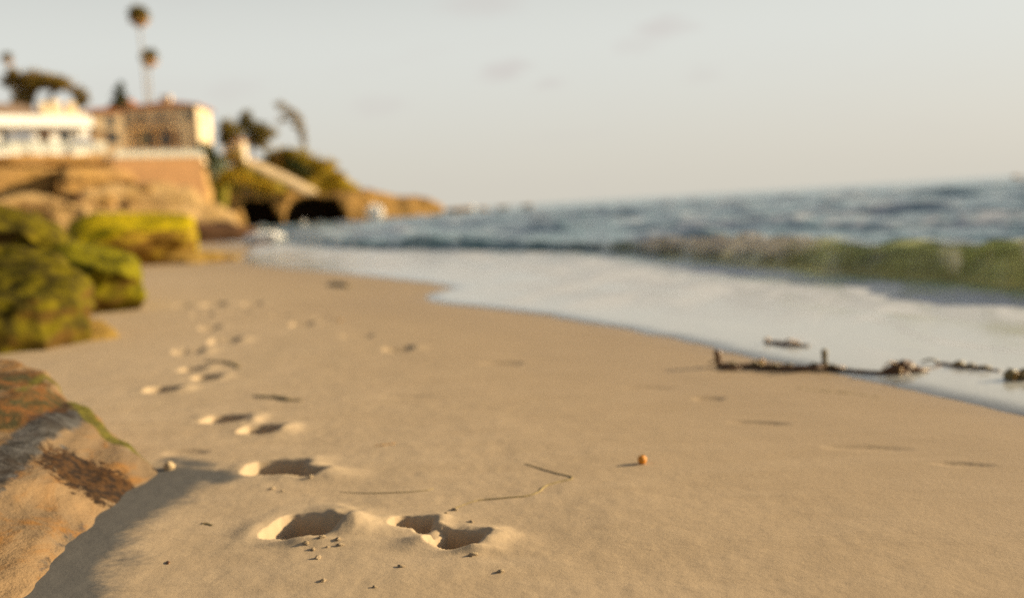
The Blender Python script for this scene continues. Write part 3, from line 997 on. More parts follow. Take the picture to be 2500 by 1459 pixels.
tree('spreading_tree', 'broad flat crowned pine spreading behind the grey roofed white house', (75, 330), 150,
     [(35, 196, 34, 20, 420), (75, 190, 40, 20, 560), (115, 197, 38, 20, 560), (150, 208, 32, 18, 420), (180, 222, 22, 14, 240), (12, 202, 14, 9, 110), (30, 178, 16, 14, 150),
      (50, 225, 34, 22, 380), (95, 212, 24, 12, 160), (205, 240, 12, 14, 120), (190, 250, 14, 16, 150), (60, 245, 30, 14, 260)],
     [[(78, 330), (70, 270), (60, 235), (40, 200)], [(72, 270), (85, 230), (110, 200)], [(78, 300), (120, 240), (150, 210), (180, 225)]], M['leaf_olive'], size=0.34, r0=0.4)
tree('conifer', 'dark pointed conifer standing behind the brown gabled roof', (292, 330), 165,
     [(291, 206, 7, 9, 160), (292, 220, 13, 10, 240), (294, 236, 20, 12, 330), (297, 255, 24, 14, 380)], [[(293, 330), (292, 260), (291, 205)]], M['leaf_cone'], size=0.26)
tree('bushy_tree', 'dark bushy tree right beside the sunlit cream house corner', (560, 385), 160,
     [(552, 312, 22, 26, 700), (572, 330, 26, 26, 600), (548, 338, 16, 22, 400)], [[(560, 385), (560, 340), (556, 310)]], M['leaf_dark'], size=0.26)
tree('bushy_tree', 'peaked dark green tree, taller one between the house and the sparse tree', (615, 390), 166,
     [(601, 286, 17, 18, 340), (600, 308, 30, 24, 650), (630, 316, 28, 22, 600), (655, 326, 24, 15, 420), (618, 340, 26, 20, 500), (640, 350, 20, 18, 340), (672, 326, 8, 6, 70)],
     [[(615, 390), (612, 345), (603, 300)], [(614, 360), (632, 330), (655, 326)]], M['leaf_dark'], size=0.26)
tree('sparse_tree', 'thin leaning tree with scattered leaf tufts on the headland skyline', (742, 372), 186,
     [(684, 258, 14, 11, 120), (700, 270, 13, 12, 110), (683, 292, 12, 9, 80), (714, 276, 14, 11, 130), (727, 292, 13, 12, 130), (724, 308, 11, 10, 90), (737, 318, 11, 11, 110), (740, 336, 10, 13, 110), (704, 290, 10, 7, 45), (742, 350, 7, 9, 50)],
     [[(742, 374), (740, 335), (725, 295), (695, 262)], [(728, 302), (705, 288), (684, 292)]], M['leaf_olive'], size=0.28, r0=0.11)

# ------------------------------------------------------------------ houses


def boxpart(name, mt, par, *b, smooth=False):
    q = MB()
    for bb in b:
        q.box(*bb)
    return q.build(name, mt, par, smooth)


def window(par, x, z, w, h, yf=0.0, fm=None, side=None):
    """window proud of the wall; side=None on the front, else on the +x wall at that x"""
    t_ = 0.09
    f, p = MB(), MB()
    if side is None:
        f.box(x - t_, x + w + t_, yf - 0.06, yf + 0.05, z - t_, z)
        f.box(x - t_, x + w + t_, yf - 0.06, yf + 0.05, z + h, z + h + t_)
        f.box(x - t_, x, yf - 0.06, yf + 0.05, z, z + h)
        f.box(x + w, x + w + t_, yf - 0.06, yf + 0.05, z, z + h)
        p.box(x, x + w, yf - 0.02, yf + 0.03, z, z + h)
    else:
        f.box(side - 0.05, side + 0.06, x - t_, x + w + t_, z - t_, z)
        f.box(side - 0.05, side + 0.06, x - t_, x + w + t_, z + h, z + h + t_)
        f.box(side - 0.05, side + 0.06, x - t_, x, z, z + h)
        f.box(side - 0.05, side + 0.06, x + w, x + w + t_, z, z + h)
        p.box(side - 0.03, side + 0.02, x, x + w, z, z + h)
    wn_ = f.build('window', fm or M['timber'], par)
    p.build('pane', M['window'], wn_)
    return wn_


def hip_roof(q, x0, x1, y0, y1, z, h, over=0.5):
    x0, x1, y0, y1 = x0 - over, x1 + over, y0 - over, y1 + over
    m_ = min(x1 - x0, y1 - y0) / 2 * 0.95
    if (x1 - x0) >= (y1 - y0):
        r1, r2 = (x0 + m_, (y0 + y1) / 2, z + h), (x1 - m_, (y0 + y1) / 2, z + h)
    else:
        r1, r2 = ((x0 + x1) / 2, y0 + m_, z + h), ((x0 + x1) / 2, y1 - m_, z + h)
    vs = [(x0, y0, z), (x1, y0, z), (x1, y1, z), (x0, y1, z), r1, r2, (x0, y0, z - .18), (x1, y0, z - .18), (x1, y1, z - .18), (x0, y1, z - .18)]
    if (x1 - x0) >= (y1 - y0):
        fs = [(0, 1, 5, 4), (1, 2, 5), (2, 3, 4, 5), (3, 0, 4)]
    else:
        fs = [(0, 1, 4), (1, 2, 5, 4), (2, 3, 5), (3, 0, 4, 5)]
    fs += [(6, 7, 1, 0), (7, 8, 2, 1), (8, 9, 3, 2), (9, 6, 0, 3), (9, 8, 7, 6)]
    q.add(vs, fs)


# cream house with tiled roof: local metres, x right, y away, z up; k metres per photo pixel
D3 = 148
k3 = D3 / FPX
o3 = P(300, 366, D3)
h3 = thing('tiled_house', 'cream and tan house with red tiled roof and a sunlit seaward wall', 'house', o3, R(4))
Wd, Ht, Dp = 184 * k3, 100 * k3, 9.5
boxpart('wall', M['cream'], h3, (0, Wd, 0, Dp, -2.5, Ht))
q = MB()
hip_roof(q, 0, Wd, 0, Dp, Ht, 1.25, 0.55)
rf = q.build('roof', M['tile'], h3)
boxpart('chimney', M['tan'], rf, (5.2, 6.6, 3.5, 4.6, Ht, Ht + 1.75), (5.1, 6.7, 3.4, 4.7, Ht + 1.75, Ht + 1.95))
for (a, zb, w_, hh) in ((0.25, 60, 0.5, 1.7), (2.75, 62, 0.6, 1.5), (5.5, 62, 0.6, 1.5), (8.7, 66, 1.9, 1.15)):
    window(h3, a, zb * k3, w_, hh, fm=M['tan'] if a < 8 else M['cream'])
for (a, w_, hh) in ((0.3, 0.9, 2.1), (2.6, 2.0, 2.3), (5.6, 1.4, 2.2), (7.6, 1.2, 2.0)):
    window(h3, a, 0.25, w_, hh, fm=M['tan'])
bal = boxpart('balcony', M['tan'], h3, (1.9, 8.0, -1.7, -0.005, 45 * k3, 45 * k3 + 0.3))
q = MB()
q.box(1.9, 8.0, -1.7, -1.62, 45 * k3 + 1.15, 45 * k3 + 1.25)
for i in range(11):
    q.box(1.95 + i * 0.59, 2.05 + i * 0.59, -1.68, -1.64, 45 * k3 + 0.3, 45 * k3 + 1.15)
q.build('railing', M['timber'], bal)
for a in (1.05, 4.9, 7.7):
    boxpart('pillar', M['cream'] if a < 4 else M['timber'], h3, (a, a + (0.75 if a < 4 else 0.3), -1.6, -0.9, -1.2, 45 * k3 - 0.01))
boxpart('buttress', M['cream'], h3, (Wd - 2.9, Wd - 1.9, -0.5, -0.004, -1.5, Ht - 0.8))
window(h3, 3.0, 60 * k3, 1.0, 1.3, side=Wd, fm=M['cream'])

# tan wing house to its left
D2 = 140
k2 = D2 / FPX
h2 = thing('tan_house', 'low tan stucco house with flat tiled eaves between the white and cream houses', 'house', P(208, 356, D2), R(24))
W2, H2 = 92 * k2, 82 * k2
boxpart('wall', M['tan'], h2, (0, W2, 0, 3.6, -2.5, H2))
q = MB()
hip_roof(q, 0, W2, 0, 3.6, H2, 0.7, 0.35)
q.build('roof', M['tile'], h2)
for (a, zb, w_, hh) in ((0.55, 2.0, 0.75, 1.8), (2.9, 0.3, 1.6, 1.5), (3.1, 2.6, 1.2, 1.2)):
    window(h2, a, zb, w_, hh, fm=M['cream'])
q = MB()
hip_roof(q, 1.2, 3.8, -1.6, -0.3, 2.15, 0.35, 0.2)
cn = q.build('canopy', M['cream'], h2)

# brown gabled house behind
D4 = 172
k4 = D4 / FPX
h4 = thing('gabled_house', 'brown gabled roof poking up in front of the dark conifer', 'house', P(272, 345, D4))
boxpart('wall', M['tan'], h4, (0, 4.0, 0, 6, -2, 80 * k4))
q = MB()
zr = 80 * k4
q.add([(-.4, -.4, zr), (4.4, -.4, zr), (2, -.4, zr + 1.9), (-.4, 6.4, zr), (4.4, 6.4, zr), (2, 6.4, zr + 1.9)], [(0, 1, 2), (3, 5, 4), (0, 2, 5, 3), (1, 4, 5, 2), (0, 3, 4, 1)])
q.build('roof', M['tile'], h4)
window(h4, 1.4, zr - 1.9, 1.0, 1.3)

# white house at the left
wa, wb = P(-120, 366, 108), P(215, 366, 118)
k1 = math.hypot(wb.x - wa.x, wb.y - wa.y) / 332
h1 = thing('white_house', 'long low white house with grey brown roof at the left edge', 'house', wa, math.atan2(wb.y - wa.y, wb.x - wa.x))
W1 = 332 * k1
boxpart('wall', M['white'], h1, (0, W1, 0, 3.2, -2.5, 56 * k1))
boxpart('upper_fascia', M['white'], h1, (-0.3, W1 + 0.3, -1.4, 3.4, 56 * k1 + 0.003, 84 * k1))
q = MB()
hip_roof(q, 0, 225 * k1, 0.0, 3.1, 84.5 * k1, 1.6, 0.3)
rf = q.build('roof', M['shingle'], h1)
for (a, w_, hh, mt) in ((232, 20, 42, 'cream'), (262, 22, 48, 'cream'), (302, 22, 44, 'tan')):
    boxpart('chimney', M[mt], rf, (a * k1, (a + w_) * k1, 1.5, 2.6, 84 * k1 + 0.005, (84 + hh) * k1))
for (a, w_) in ((118, 16), (160, 20), (212, 24), (262, 26), (300, 14)):
    window(h1, a * k1, 0.35, w_ * k1, 1.95, fm=M['white'] if a != 212 else M['timber'])
boxpart('porch_column', M['timber'], h1, (214 * k1, 221 * k1, -1.3, -0.9, -1.0, 56 * k1))
boxpart('porch_column', M['white'], h1, (320 * k1, 326 * k1, -1.3, -0.9, -1.0, 56 * k1))
boxpart('parapet', M['cream'], h1, (226 * k1, 332 * k1, 0.0, 3.3, 84 * k1 + 0.003, 98 * k1))


def balustrade(label, x0, x1, py0, py1, Da, Db, n):
    a, b_ = P(x0, py1, Da), P(x1, py1, Db)
    o = thing('glass_balustrade', label, 'railing', a, math.atan2(b_.y - a.y, b_.x - a.x))
    L_ = math.hypot(b_.x - a.x, b_.y - a.y)
    D = (Da + Db) / 2
    hh = (py1 - py0) * D / FPX
    for i in range(n):
        boxpart('glass_panel', M['railglass'], o, (L_ * i / n + 0.06, L_ * (i + 1) / n - 0.06, -0.02, 0.02, 0.05, hh))
        boxpart('post', M['metal'], o, (L_ * i / n - 0.05, L_ * i / n + 0.05, -0.05, 0.05, -0.6, hh + 0.05))
    boxpart('handrail', M['metal'], o, (-0.05, L_, -0.04, 0.04, hh + 0.054, hh + 0.12))
    return o


balustrade('white railed glass balustrade along the terrace of the white house', -100, 262, 350, 374, 104, 114, 12)
balustrade('pale glass balustrade on top of the terracotta retaining wall', 284, 500, 370, 391, 100.2, 106.1, 7)
for (px, w_, py, hh, lab) in ((30, 66, 368, 42, 'white slanting awning over the terrace at far left'), (182, 60, 372, 32, 'white terrace sunshade at the right end of the white house')):
    g = P(px, py, 107 + 0.03 * px)
    aw = thing('awning', lab, 'awning', g)
    k_ = 113.5 / FPX
    q = MB()
    w2, h2_ = w_ * k_, hh * k_
    q.add([(0, 0, h2_), (w2 * .75, 0, h2_), (w2, -1.2, h2_ * .45), (-.1, -1.2, h2_ * .45), (0, 0, h2_ - .1), (w2 * .75, 0, h2_ - .1), (w2, -1.2, h2_ * .45 - .1), (-.1, -1.2, h2_ * .45 - .1)],
          [(0, 3, 2, 1), (4, 5, 6, 7), (0, 1, 5, 4), (1, 2, 6, 5), (2, 3, 7, 6), (3, 0, 4, 7)])
    q.build('canopy', M['white'], aw)
    boxpart('pole', M['metal'], aw, (0, 0.08, -1.1, -1.02, -0.6, h2_ * .47))
    boxpart('pole', M['metal'], aw, (w2 - .15, w2 - .07, -1.1, -1.02, -0.6, h2_ * .44))

# cottage in the trees
h5 = thing('cottage', 'little cream cottage half hidden by the dark bushy trees', 'house', P(548, 376, 156))
boxpart('wall', M['cream'], h5, (0, 2.0, 0, 3, -1.5, 1.3), (1.75, 3.2, -1.0, 1.2, -1.5, 1.9))
q = MB()
hip_roof(q, 1.75, 3.2, -1.0, 1.2, 1.9, 0.45, 0.15)
q.build('roof', M['tile'], h5)
window(h5, 0.6, 0.3, 0.7, 0.9)

# retaining wall
wa, wb = P(286, 510, 100), P(505, 510, 106)
kw = 103 / FPX
rw = thing('retaining_wall', 'smooth terracotta coloured retaining wall above the rock slope', 'wall', wa, math.atan2(wb.y - wa.y, wb.x - wa.x))
ww, hw = math.hypot(wb.x - wa.x, wb.y - wa.y), 118 * kw
boxpart('wall', M['terracotta_wall'], rw, (0, ww, 0, 5, -2.5, hw))
boxpart('coping', M['path'], rw, (-0.08, ww + 0.08, -0.1, 5.0, hw + 0.003, hw + 0.14))

# ------------------------------------------------------------------ rock ledges under the houses (things)
LG = 'sandstone ledges below the terrace'


def ledge(label, outl, D, T, mt, vox=0.26, amp=0.22, seed=0, strata=0.30, sf=1.6, freq=0.6, lean=0.0, name='rock_ledge', sm=1, ridge=0.3, group=LG):
    return tag(prism_rock(name, outl, D, T, mt, vox, sm, amp, freq, seed, strata, sf, None, lean, ridge), label, 'rock', group)


ledge('topmost thin ochre ledge just under the white house terrace', [(-500, 384), (-60, 378), (140, 374), (240, 376), (275, 392), (200, 402), (140, 406), (40, 410), (-500, 440)], 84, 14, M['sandstone'], seed=11)
ledge('thick ochre block with a shadowed crack above it at the left edge', [(-500, 432), (-60, 416), (60, 411), (136, 412), (146, 440), (140, 470), (60, 482), (-60, 500), (-500, 560)], 76, 16, M['sandstone'], seed=12)
ledge('middle sandstone block right of the dark vertical crack', [(152, 405), (265, 402), (322, 428), (328, 440), (300, 452), (230, 468), (152, 482)], 78, 14, M['sandstone'], seed=13)
ledge('pale fallen slab lying across the slope below the ledges', [(190, 478), (240, 464), (330, 446), (400, 444), (460, 456), (490, 500), (470, 540), (330, 545), (200, 540), (170, 510)], 70, 14, M['sandstone_pale'], seed=14, amp=0.3)
ledge('big smooth pale slope running down from the retaining wall to the water', [(430, 480), (470, 470), (505, 488), (540, 498), (568, 525), (592, 558), (560, 585), (420, 590), (400, 520)], 88, 16, M['sandstone_pale'], seed=15, amp=0.35, sm=4, strata=0.08)
ledge('low rubble bench of brown stone at the foot of the ledges', [(-500, 530), (-60, 490), (60, 476), (120, 480), (200, 500), (300, 505), (330, 540), (300, 600), (-500, 640)], 56, 14, M['sandstone_pale'], seed=16, amp=0.4)
tag(ledge('dark brown weedy rock shelf at the water edge under the pale slope', [(440, 562), (480, 548), (530, 552), (590, 566), (650, 578), (640, 592), (560, 596), (440, 600)], 58, 7, M['dark_rock'], 0.22, 0.25, 17, name='rock_shelf', group=None))
tag(ledge('small dark weedy rocks awash beside the foam', [(590, 600), (620, 592), (660, 594), (690, 606), (660, 612), (600, 612)], 47, 2.0, M['dark_rock'], 0.12, 0.14, 18, freq=1.2, name='rock_shelf', group=None))


def boulder(label, c, D, rx, rz, mt, vox, amp, freq, seed, name='boulder', group=None, ry=None, sm=1):
    p = P(c[0], c[1], D)
    k = D / FPX
    b = bmesh.new()
    rs = np.random.default_rng(seed)
    for v in rs.normal(size=(15, 3)):
        v = v / np.abs(v).max() * (0.75 + 0.3 * rs.random())
        b.verts.new((p.x + v[0] * rx * k, p.y + v[1] * (ry or rx) * k, p.z + v[2] * rz * k))
    bmesh.ops.convex_hull(b, input=b.verts[:])
    bmesh.ops.delete(b, geom=[v for v in b.verts if not v.link_faces], context='VERTS')
    me_ = solidify_mesh(b, vox, sm)
    roughen(me_, amp, freq, seed, 0, 1, 0.4)
    return tag(link(name, me_, mt, None, True), label, 'rock', group)


FG = 'fallen boulders below the ledges'
for i, (c, D, rx, rz, mt, lab) in enumerate((
        ((255, 494), 50, 30, 20, 'sandstone', 'ochre boulder in the middle of the fallen rocks'),
        ((308, 502), 48, 20, 16, 'dark_rock', 'dark brown boulder right of the ochre one among fallen rocks'),
        ((120, 522), 40, 34, 20, 'sandstone_pale', 'pinkish tan boulder behind the mossy rocks at left'),
        ((200, 522), 44, 24, 18, 'sandstone_pale', 'rounded tan boulder between the pinkish and the ochre boulders'),
        ((178, 482), 54, 26, 15, 'dark_rock', 'small shadowed boulder under the middle ledge'),
        ((352, 462), 64, 22, 10, 'sandstone', 'little ochre stone resting on the pale slab'))):
    boulder(lab, c, D, rx, rz, M[mt], 0.09, 0.22, 1.6, 30 + i, group=FG)

# far rocks in the water off the point
SG = 'low rocks awash off the point'
for i, (c, D, rx, rz, lab) in enumerate((((1118, 513), 225, 44, 8, 'flat brown rock closest to the tip of the point'), ((1180, 510), 240, 20, 6, 'second low rock off the point, next to spray'),
                                         ((1228, 507), 250, 24, 5, 'third low rock off the point'), ((1285, 503), 260, 20, 4, 'outermost low rock off the point, on the horizon'))):
    boulder(lab, c, D, rx, rz, M['cliff'], 0.35, 0.5, 0.6, 50 + i, 'sea_rock', SG)
boulder('brown rock on the horizon at the right edge', (2495, 433), 420, 30, 7, M['cliff'], 0.6, 0.8, 0.4, 58, 'sea_rock')
boulder('dark boulder at the foot of the cliff in front of the second cave', (868, 540), 160, 14, 12, M['dark_rock'], 0.25, 0.3, 0.8, 59, 'sea_rock')


def spray(label, c, D, rx, rz, n, size):
    p = P(c[0], c[1], D)
    k = D / FPX
    b = MB()
    for i in range(n):
        a, rr = random.uniform(0, 6.28), random.random() ** 0.7
        q_ = p + Vector((math.cos(a) * rr * rx * k, random.uniform(-.4, .4) * rx * k, math.sin(a) * rr * rz * k))
        b.blob(q_, size * random.uniform(0.4, 1.0), i, 0.4, 1.5, 5, 7)
    return tag(b.build('sea_spray', M['spray'], None, True), label, 'spray', kind='stuff')


spray('white burst of spray against the end of the cliff', (914, 518), 158, 20, 17, 170, 0.36)
spray('small splash at the mouth of the second cave', (741, 545), 150, 8, 6, 24, 0.2)
spray('white wash breaking over the dark rock shelf', (645, 580), 52, 46, 13, 220, 0.13)
spray('puff of spray beside the low rocks', (1150, 509), 225, 8, 5, 20, 0.4)

# ------------------------------------------------------------------ the near rocks
MG = 'algae covered rocks on the sand'


def gz(px, py, dz=0.0):
    g = G(px, py)
    return Vector((g.x, g.y, g.z + dz))


def shift(p, dx=0, dy=0, dz=0):
    return Vector((p.x + min(dx, p.x / p.y * dy - 0.03 * dy), p.y + dy, p.z + dz))


# yellow-green ledge furthest up the beach
f = [gz(345, 645, -.15), gz(440, 640, -.15), gz(485, 632, -.15), P(478, 530, 27), P(470, 560, 26), P(450, 520, 28), P(330, 528, 26.5), P(230, 520, 26), P(180, 540, 25), P(185, 600, 24), P(330, 560, 24.6), gz(250, 650, -.2), gz(180, 660, -.2)]
f += [shift(p, -0.5, 3.5, 0) for p in f]
tag(hull_rock('mossy_rock', f, M['yellow_rock'], 0.09, 3, 0.22, 1.1, 21, 0.05, 3, None, 0.35), 'bright yellow green rock, the farthest of the algae covered rocks', 'rock', MG)
f = [gz(330, 648, -.05), gz(480, 642, -.05), gz(500, 630, -.05), gz(590, 633, -.05), gz(600, 624, -.05), P(470, 610, 27), P(400, 618, 26.5), P(560, 624, 27.5)]
f += [shift(p, 0.2, 1.2, -.1) for p in f]
tag(hull_rock('mossy_rock', f, M['foot_rock'], 0.06, 2, 0.10, 2.0, 22), 'flat olive brown skirt of stone at the foot of the yellow green rock', 'rock', MG)
# far left mossy hump
f = [P(-260, 500, 13.5), P(-40, 486, 13.5), P(30, 500, 13.5), P(100, 530, 13.5), P(150, 558, 13.6), P(200, 590, 13.8), P(175, 590, 13), P(245, 640, 13), P(-300, 600, 12), gz(-300, 760, -.2), gz(120, 742, -.2), gz(240, 720, -.2), P(60, 560, 12.4), P(-100, 560, 12.2)]
f += [shift(p, -0.4, 3.0, -.2) for p in f]
tag(hull_rock('mossy_rock', f, M['green_rock'], 0.045, 2, 0.24, 1.1, 23, 0.04, 4, None, 0.5), 'long mossy hump rising at the left edge behind the other green rocks', 'rock', MG)
# middle mossy rock with the square nose
f = [gz(346, 752, -.15), gz(240, 752, -.15), gz(225, 760, -.15), P(350, 690, 12.0), P(345, 650, 12.2), P(318, 615, 12.2), P(260, 600, 12.3), P(180, 596, 12.2), P(120, 600, 12.2), P(230, 650, 11.4), P(300, 665, 11.6), gz(100, 775, -.15)]
f += [shift(p, -0.25, 1.3, -.02) for p in f[:9]]
tag(hull_rock('mossy_rock', f, M['green_rock_mid'], 0.035, 2, 0.13, 1.5, 24, 0.03, 5, None, 0.45), 'square nosed green rock, middle one of the mossy rocks beside the sand', 'rock', MG)
# near mossy boulder
f = [gz(235, 832, -.12), gz(120, 856, -.12), gz(0, 864, -.12), gz(-200, 880, -.12), P(232, 760, 9.1), P(215, 700, 9.4), P(185, 660, 9.5), P(130, 625, 9.6), P(60, 612, 9.6), P(-30, 606, 9.6), P(-200, 600, 9.6),
     P(180, 720, 8.7), P(90, 720, 8.4), P(-60, 740, 8.3), P(225, 800, 8.9)]
f += [shift(p, -0.25, 1.5, -.05) for p in (f[4], f[5], f[6], f[7], f[8], f[9], f[10], f[0])]
tag(hull_rock('mossy_rock', f, M['green_rock'], 0.03, 2, 0.17, 1.6, 25, 0.03, 6, None, 0.5), 'big brown and green mossy boulder, nearest of the algae covered rocks', 'rock', MG)
f = [gz(150, 845, -.05), gz(240, 836, -.05), gz(302, 826, -.04), P(282, 800, 9.3), P(250, 784, 9.5), P(200, 780, 9.5), P(190, 815, 9.0)]
f += [shift(p, -0.15, 0.5, -.1) for p in f]
tag(hull_rock('mossy_rock', f, M['foot_rock'], 0.02, 2, 0.04, 5.0, 26), 'small ochre stone wedged at the foot of the nearest mossy boulder', 'rock', MG)

# foreground slab
f = [gz(403, 1160, -.06), gz(320, 1213, -.08), gz(212, 1265, -.08), gz(140, 1305, -.08), gz(98, 1345, -.08), gz(72, 1420, -.08), gz(60, 1480, -.1), gz(20, 1600, -.1), gz(-250, 1650, -.1),
     P(392, 1148, 4.15), P(285, 1060, 4.35), P(205, 1003, 4.45), P(150, 948, 4.5), P(112, 905, 4.55), P(45, 872, 4.6), P(0, 868, 4.6), P(-250, 880, 4.5),
     P(-100, 1080, 3.6), P(-250, 1200, 3.2)]
f += [shift(p, 0.0, 0.55, -0.45) for p in f[9:17]]
so = hull_rock('slab_rock', f, M['slab'], 0.016, 4, 0.035, 4.0, 27, 0.012, 14, None, 0.35)
tag(so, 'tan and orange slab with dark lichen and green edge, closest rock at lower left', 'rock')
me = so.data
n = len(me.vertices)
co = np.empty(n * 3, np.float32)
me.vertices.foreach_get('co', co)
co = co.reshape(-1, 3)


from mathutils.bvhtree import BVHTree
_bv = BVHTree.FromPolygons([tuple(c) for c in co], [tuple(p.vertices) for p in me.polygons])


def on_slab(px, py):
    """the spot of the rock's surface where a stain seen in the photo sits"""
    h = _bv.ray_cast(CAMP, ray(px, py).normalized())
    return np.array(h[0] if h[0] is not None else _bv.find_nearest(P(px, py, 4.2))[0])


def stain(lines):
    o_ = np.zeros(n)
    for line, w, k in lines:
        q_ = [on_slab(*p) for p in line]
        for a, b in zip(q_[:-1], q_[1:]):
            ab = b - a
            t = np.clip(((co - a) @ ab) / (ab @ ab + 1e-9), 0, 1)
            dd = np.linalg.norm(co - a - t[:, None] * ab, axis=1)
            o_ = np.maximum(o_, k * np.exp(-(dd / w) ** 2))
    return o_


float_attr(me, 'ridge', stain([([(188, 985), (215, 1018), (290, 1078), (375, 1138)], 0.045, 1.1), ([(60, 885), (110, 915), (150, 955)], 0.04, 0.6)]))
float_attr(me, 'patch', stain([([(185, 1145), (230, 1175)], 0.145, 1.2), ([(235, 1195), (300, 1195)], 0.10, 1.05), ([(170, 985), (160, 955)], 0.03, 0.7)]))
float_attr(me, 'lichen', stain([([(-60, 1190), (10, 1130), (80, 1060), (150, 1020), (175, 1010)], 0.085, 1.1), ([(100, 1385), (140, 1330), (200, 1285)], 0.04, 0.5), ([(110, 1110), (160, 1090)], 0.03, 0.6)]))
float_attr(me, 'top', stain([([(-80, 1020), (0, 1010), (60, 1000), (130, 985)], 0.16, 1.15), ([(0, 930), (60, 920)], 0.16, 0.95)]))

pb = MB()
g = GS(414, 1143)
pb.blob((g.x, g.y, g.z + 0.012), (0.022, 0.024, 0.022), 3, 0.4)
tag(pb.build('pebble', M['pebble'], None, True), 'round pale pebble lying at the tip of the slab rock', 'pebble')

# ------------------------------------------------------------------ things on the sand
ball = thing('orange_fruit', 'small orange fruit lying alone on the smooth sand', 'fruit', GS(1568, 1132))
b = MB()
b.blob((0, 0, 0.016), (0.018, 0.018, 0.0185), 5, 0.10, 1.2, 14, 20)
b.build('fruit_body', M['orange'], ball, True)
b = MB()
b.tube([(0.002, -0.004, 0.033), (0.003, -0.005, 0.038), (0.006, -0.006, 0.041)], [0.0025, 0.002, 0.0015], 6)
b.build('stalk', M['stem'], ball, True)


def strand(name, label, cat, pts, r0, mt, lift=0.3, flat=1.0, n=6, wob=0.15, group=None, ends=0.4, blades=0, bmt=None, lump=0.0):
    """a stem or frond following the sand"""
    w = [GS(px, py) for (px, py) in pts]
    line = bez(w, n)
    ln = []
    for i, p in enumerate(line):
        p = Vector((p.x, p.y, sz(p.x, p.y)))
        ln.append(p + Vector((random.uniform(-wob, wob) * r0, random.uniform(-wob, wob) * r0 * 2, r0 * flat * lift)))
    N = len(ln)
    rr = [r0 * (ends + (1 - ends) * math.sin(math.pi * (i + 0.5) / N)) * (1 + lump * random.uniform(-1, 1.5)) for i in range(N)]
    b_ = MB()
    b_.tube(ln, rr, 8, flat)
    if not blades:
        o = b_.build(name, mt, None, True)
        return tag(o, label, cat, group)
    o = thing(name, label, cat, ln[0], 0, group)
    for i in range(len(b_.v)):
        b_.v[i] = tuple(Vector(b_.v[i]) - ln[0])
    b_.build('stem', mt, o, True)
    for k in range(blades):
        p = ln[int((k + 0.5) / blades * (N - 1))] - ln[0]
        a = random.uniform(-0.7, 0.7) + (math.pi if random.random() < .5 else 0)
        L_ = random.uniform(0.05, 0.11)
        q_ = MB()
        dirv_ = Vector((math.cos(a), math.sin(a) * 0.5, 0))
        sd_ = Vector((-dirv_.y, dirv_.x, 0)).normalized()
        prev = None
        for i in range(7):
            u = i / 6
            c_ = p + dirv_ * L_ * u + Vector((0, 0, 0.012 + 0.018 * math.sin(u * 3.1) + random.uniform(-.003, .003)))
            wv = 0.017 * math.sin(math.pi * (0.12 + 0.85 * u))
            cur = [c_ - sd_ * wv + Vector((0, 0, -.003)), c_ + Vector((0, 0, .004)), c_ + sd_ * wv + Vector((0, 0, -.003))]
            cur += [cc_ - Vector((0, 0, .004)) for cc_ in cur[::-1]]
            if prev:
                q_.add(prev + cur, [(j, (j + 1) % 6, 6 + (j + 1) % 6, 6 + j) for j in range(6)])
            prev = cur
        q_.build('blade', bmt or mt, o, True)
    return o


TG = 'dry stems on the sand'
strand('dry_stem', 'long thin dry stem curving over the smooth sand left of the orange fruit', 'twig', [(1283, 1131), (1320, 1143), (1362, 1156), (1392, 1164), (1394, 1171), (1362, 1178), (1332, 1187), (1315, 1200), (1290, 1209), (1230, 1215), (1170, 1219), (1125, 1232), (1104, 1243)], 0.0034, M['twig'], 0.35, group=TG)
strand('dry_stem', 'faint straight stem between the third and the nearest footprints', 'twig', [(830, 1198), (900, 1201), (980, 1200), (1040, 1195), (1058, 1189)], 0.0024, M['twig'], 0.2, group=TG)
SGp = 'scraps of seaweed strewn on the sand'
strand('seaweed_scrap', 'dark seaweed strip on the sand above the pair of footprints', 'seaweed', [(620, 965), (645, 969), (680, 971), (705, 977), (735, 978)], 0.022, M['kelp_green'], 0.25, 0.35, lump=0.4, group=SGp)
strand('seaweed_scrap', 'curved dark seaweed strip near the far footprints', 'seaweed', [(503, 880), (525, 884), (550, 885), (572, 890), (583, 899)], 0.024, M['kelp_green'], 0.25, 0.35, lump=0.4, group=SGp)
strand('seaweed_scrap', 'olive tuft of seaweed on the sand toward the water', 'seaweed', [(806, 692), (825, 696), (852, 700)], 0.06, M['kelp_green'], 0.3, 0.5, lump=0.5, group=SGp)
strand('seaweed_scrap', 'ochre scrap pressed flat in the sand right of the third footprint', 'seaweed', [(915, 1086), (940, 1083), (965, 1080)], 0.010, M['kelp_amber'], 0.1, 0.3, lump=0.3, group=SGp)
strand('seaweed_scrap', 'tiny dark flake on the sand left of the nearest footprint', 'seaweed', [(490, 1273), (503, 1273), (518, 1278)], 0.008, M['kelp_green'], 0.2, 0.3, group=SGp)
strand('seaweed_scrap', 'tiny brown speck low on the sand near the slab rock', 'seaweed', [(408, 1364), (411, 1370)], 0.006, M['kelp'], 0.3, 0.6, n=3, group=SGp)
strand('seaweed_scrap', 'faint olive strip on the sand below the kelp line', 'seaweed', [(1940, 944), (1975, 950), (2030, 956), (2090, 962), (2150, 970)], 0.010, M['twig'], -0.2, 0.2, lump=0.5, group=SGp)
strand('seaweed_scrap', 'orange bit of weed on the sand near the water', 'seaweed', [(824, 782), (832, 783)], 0.03, M['kelp_amber'], 0.2, 0.4, n=3, group=SGp)

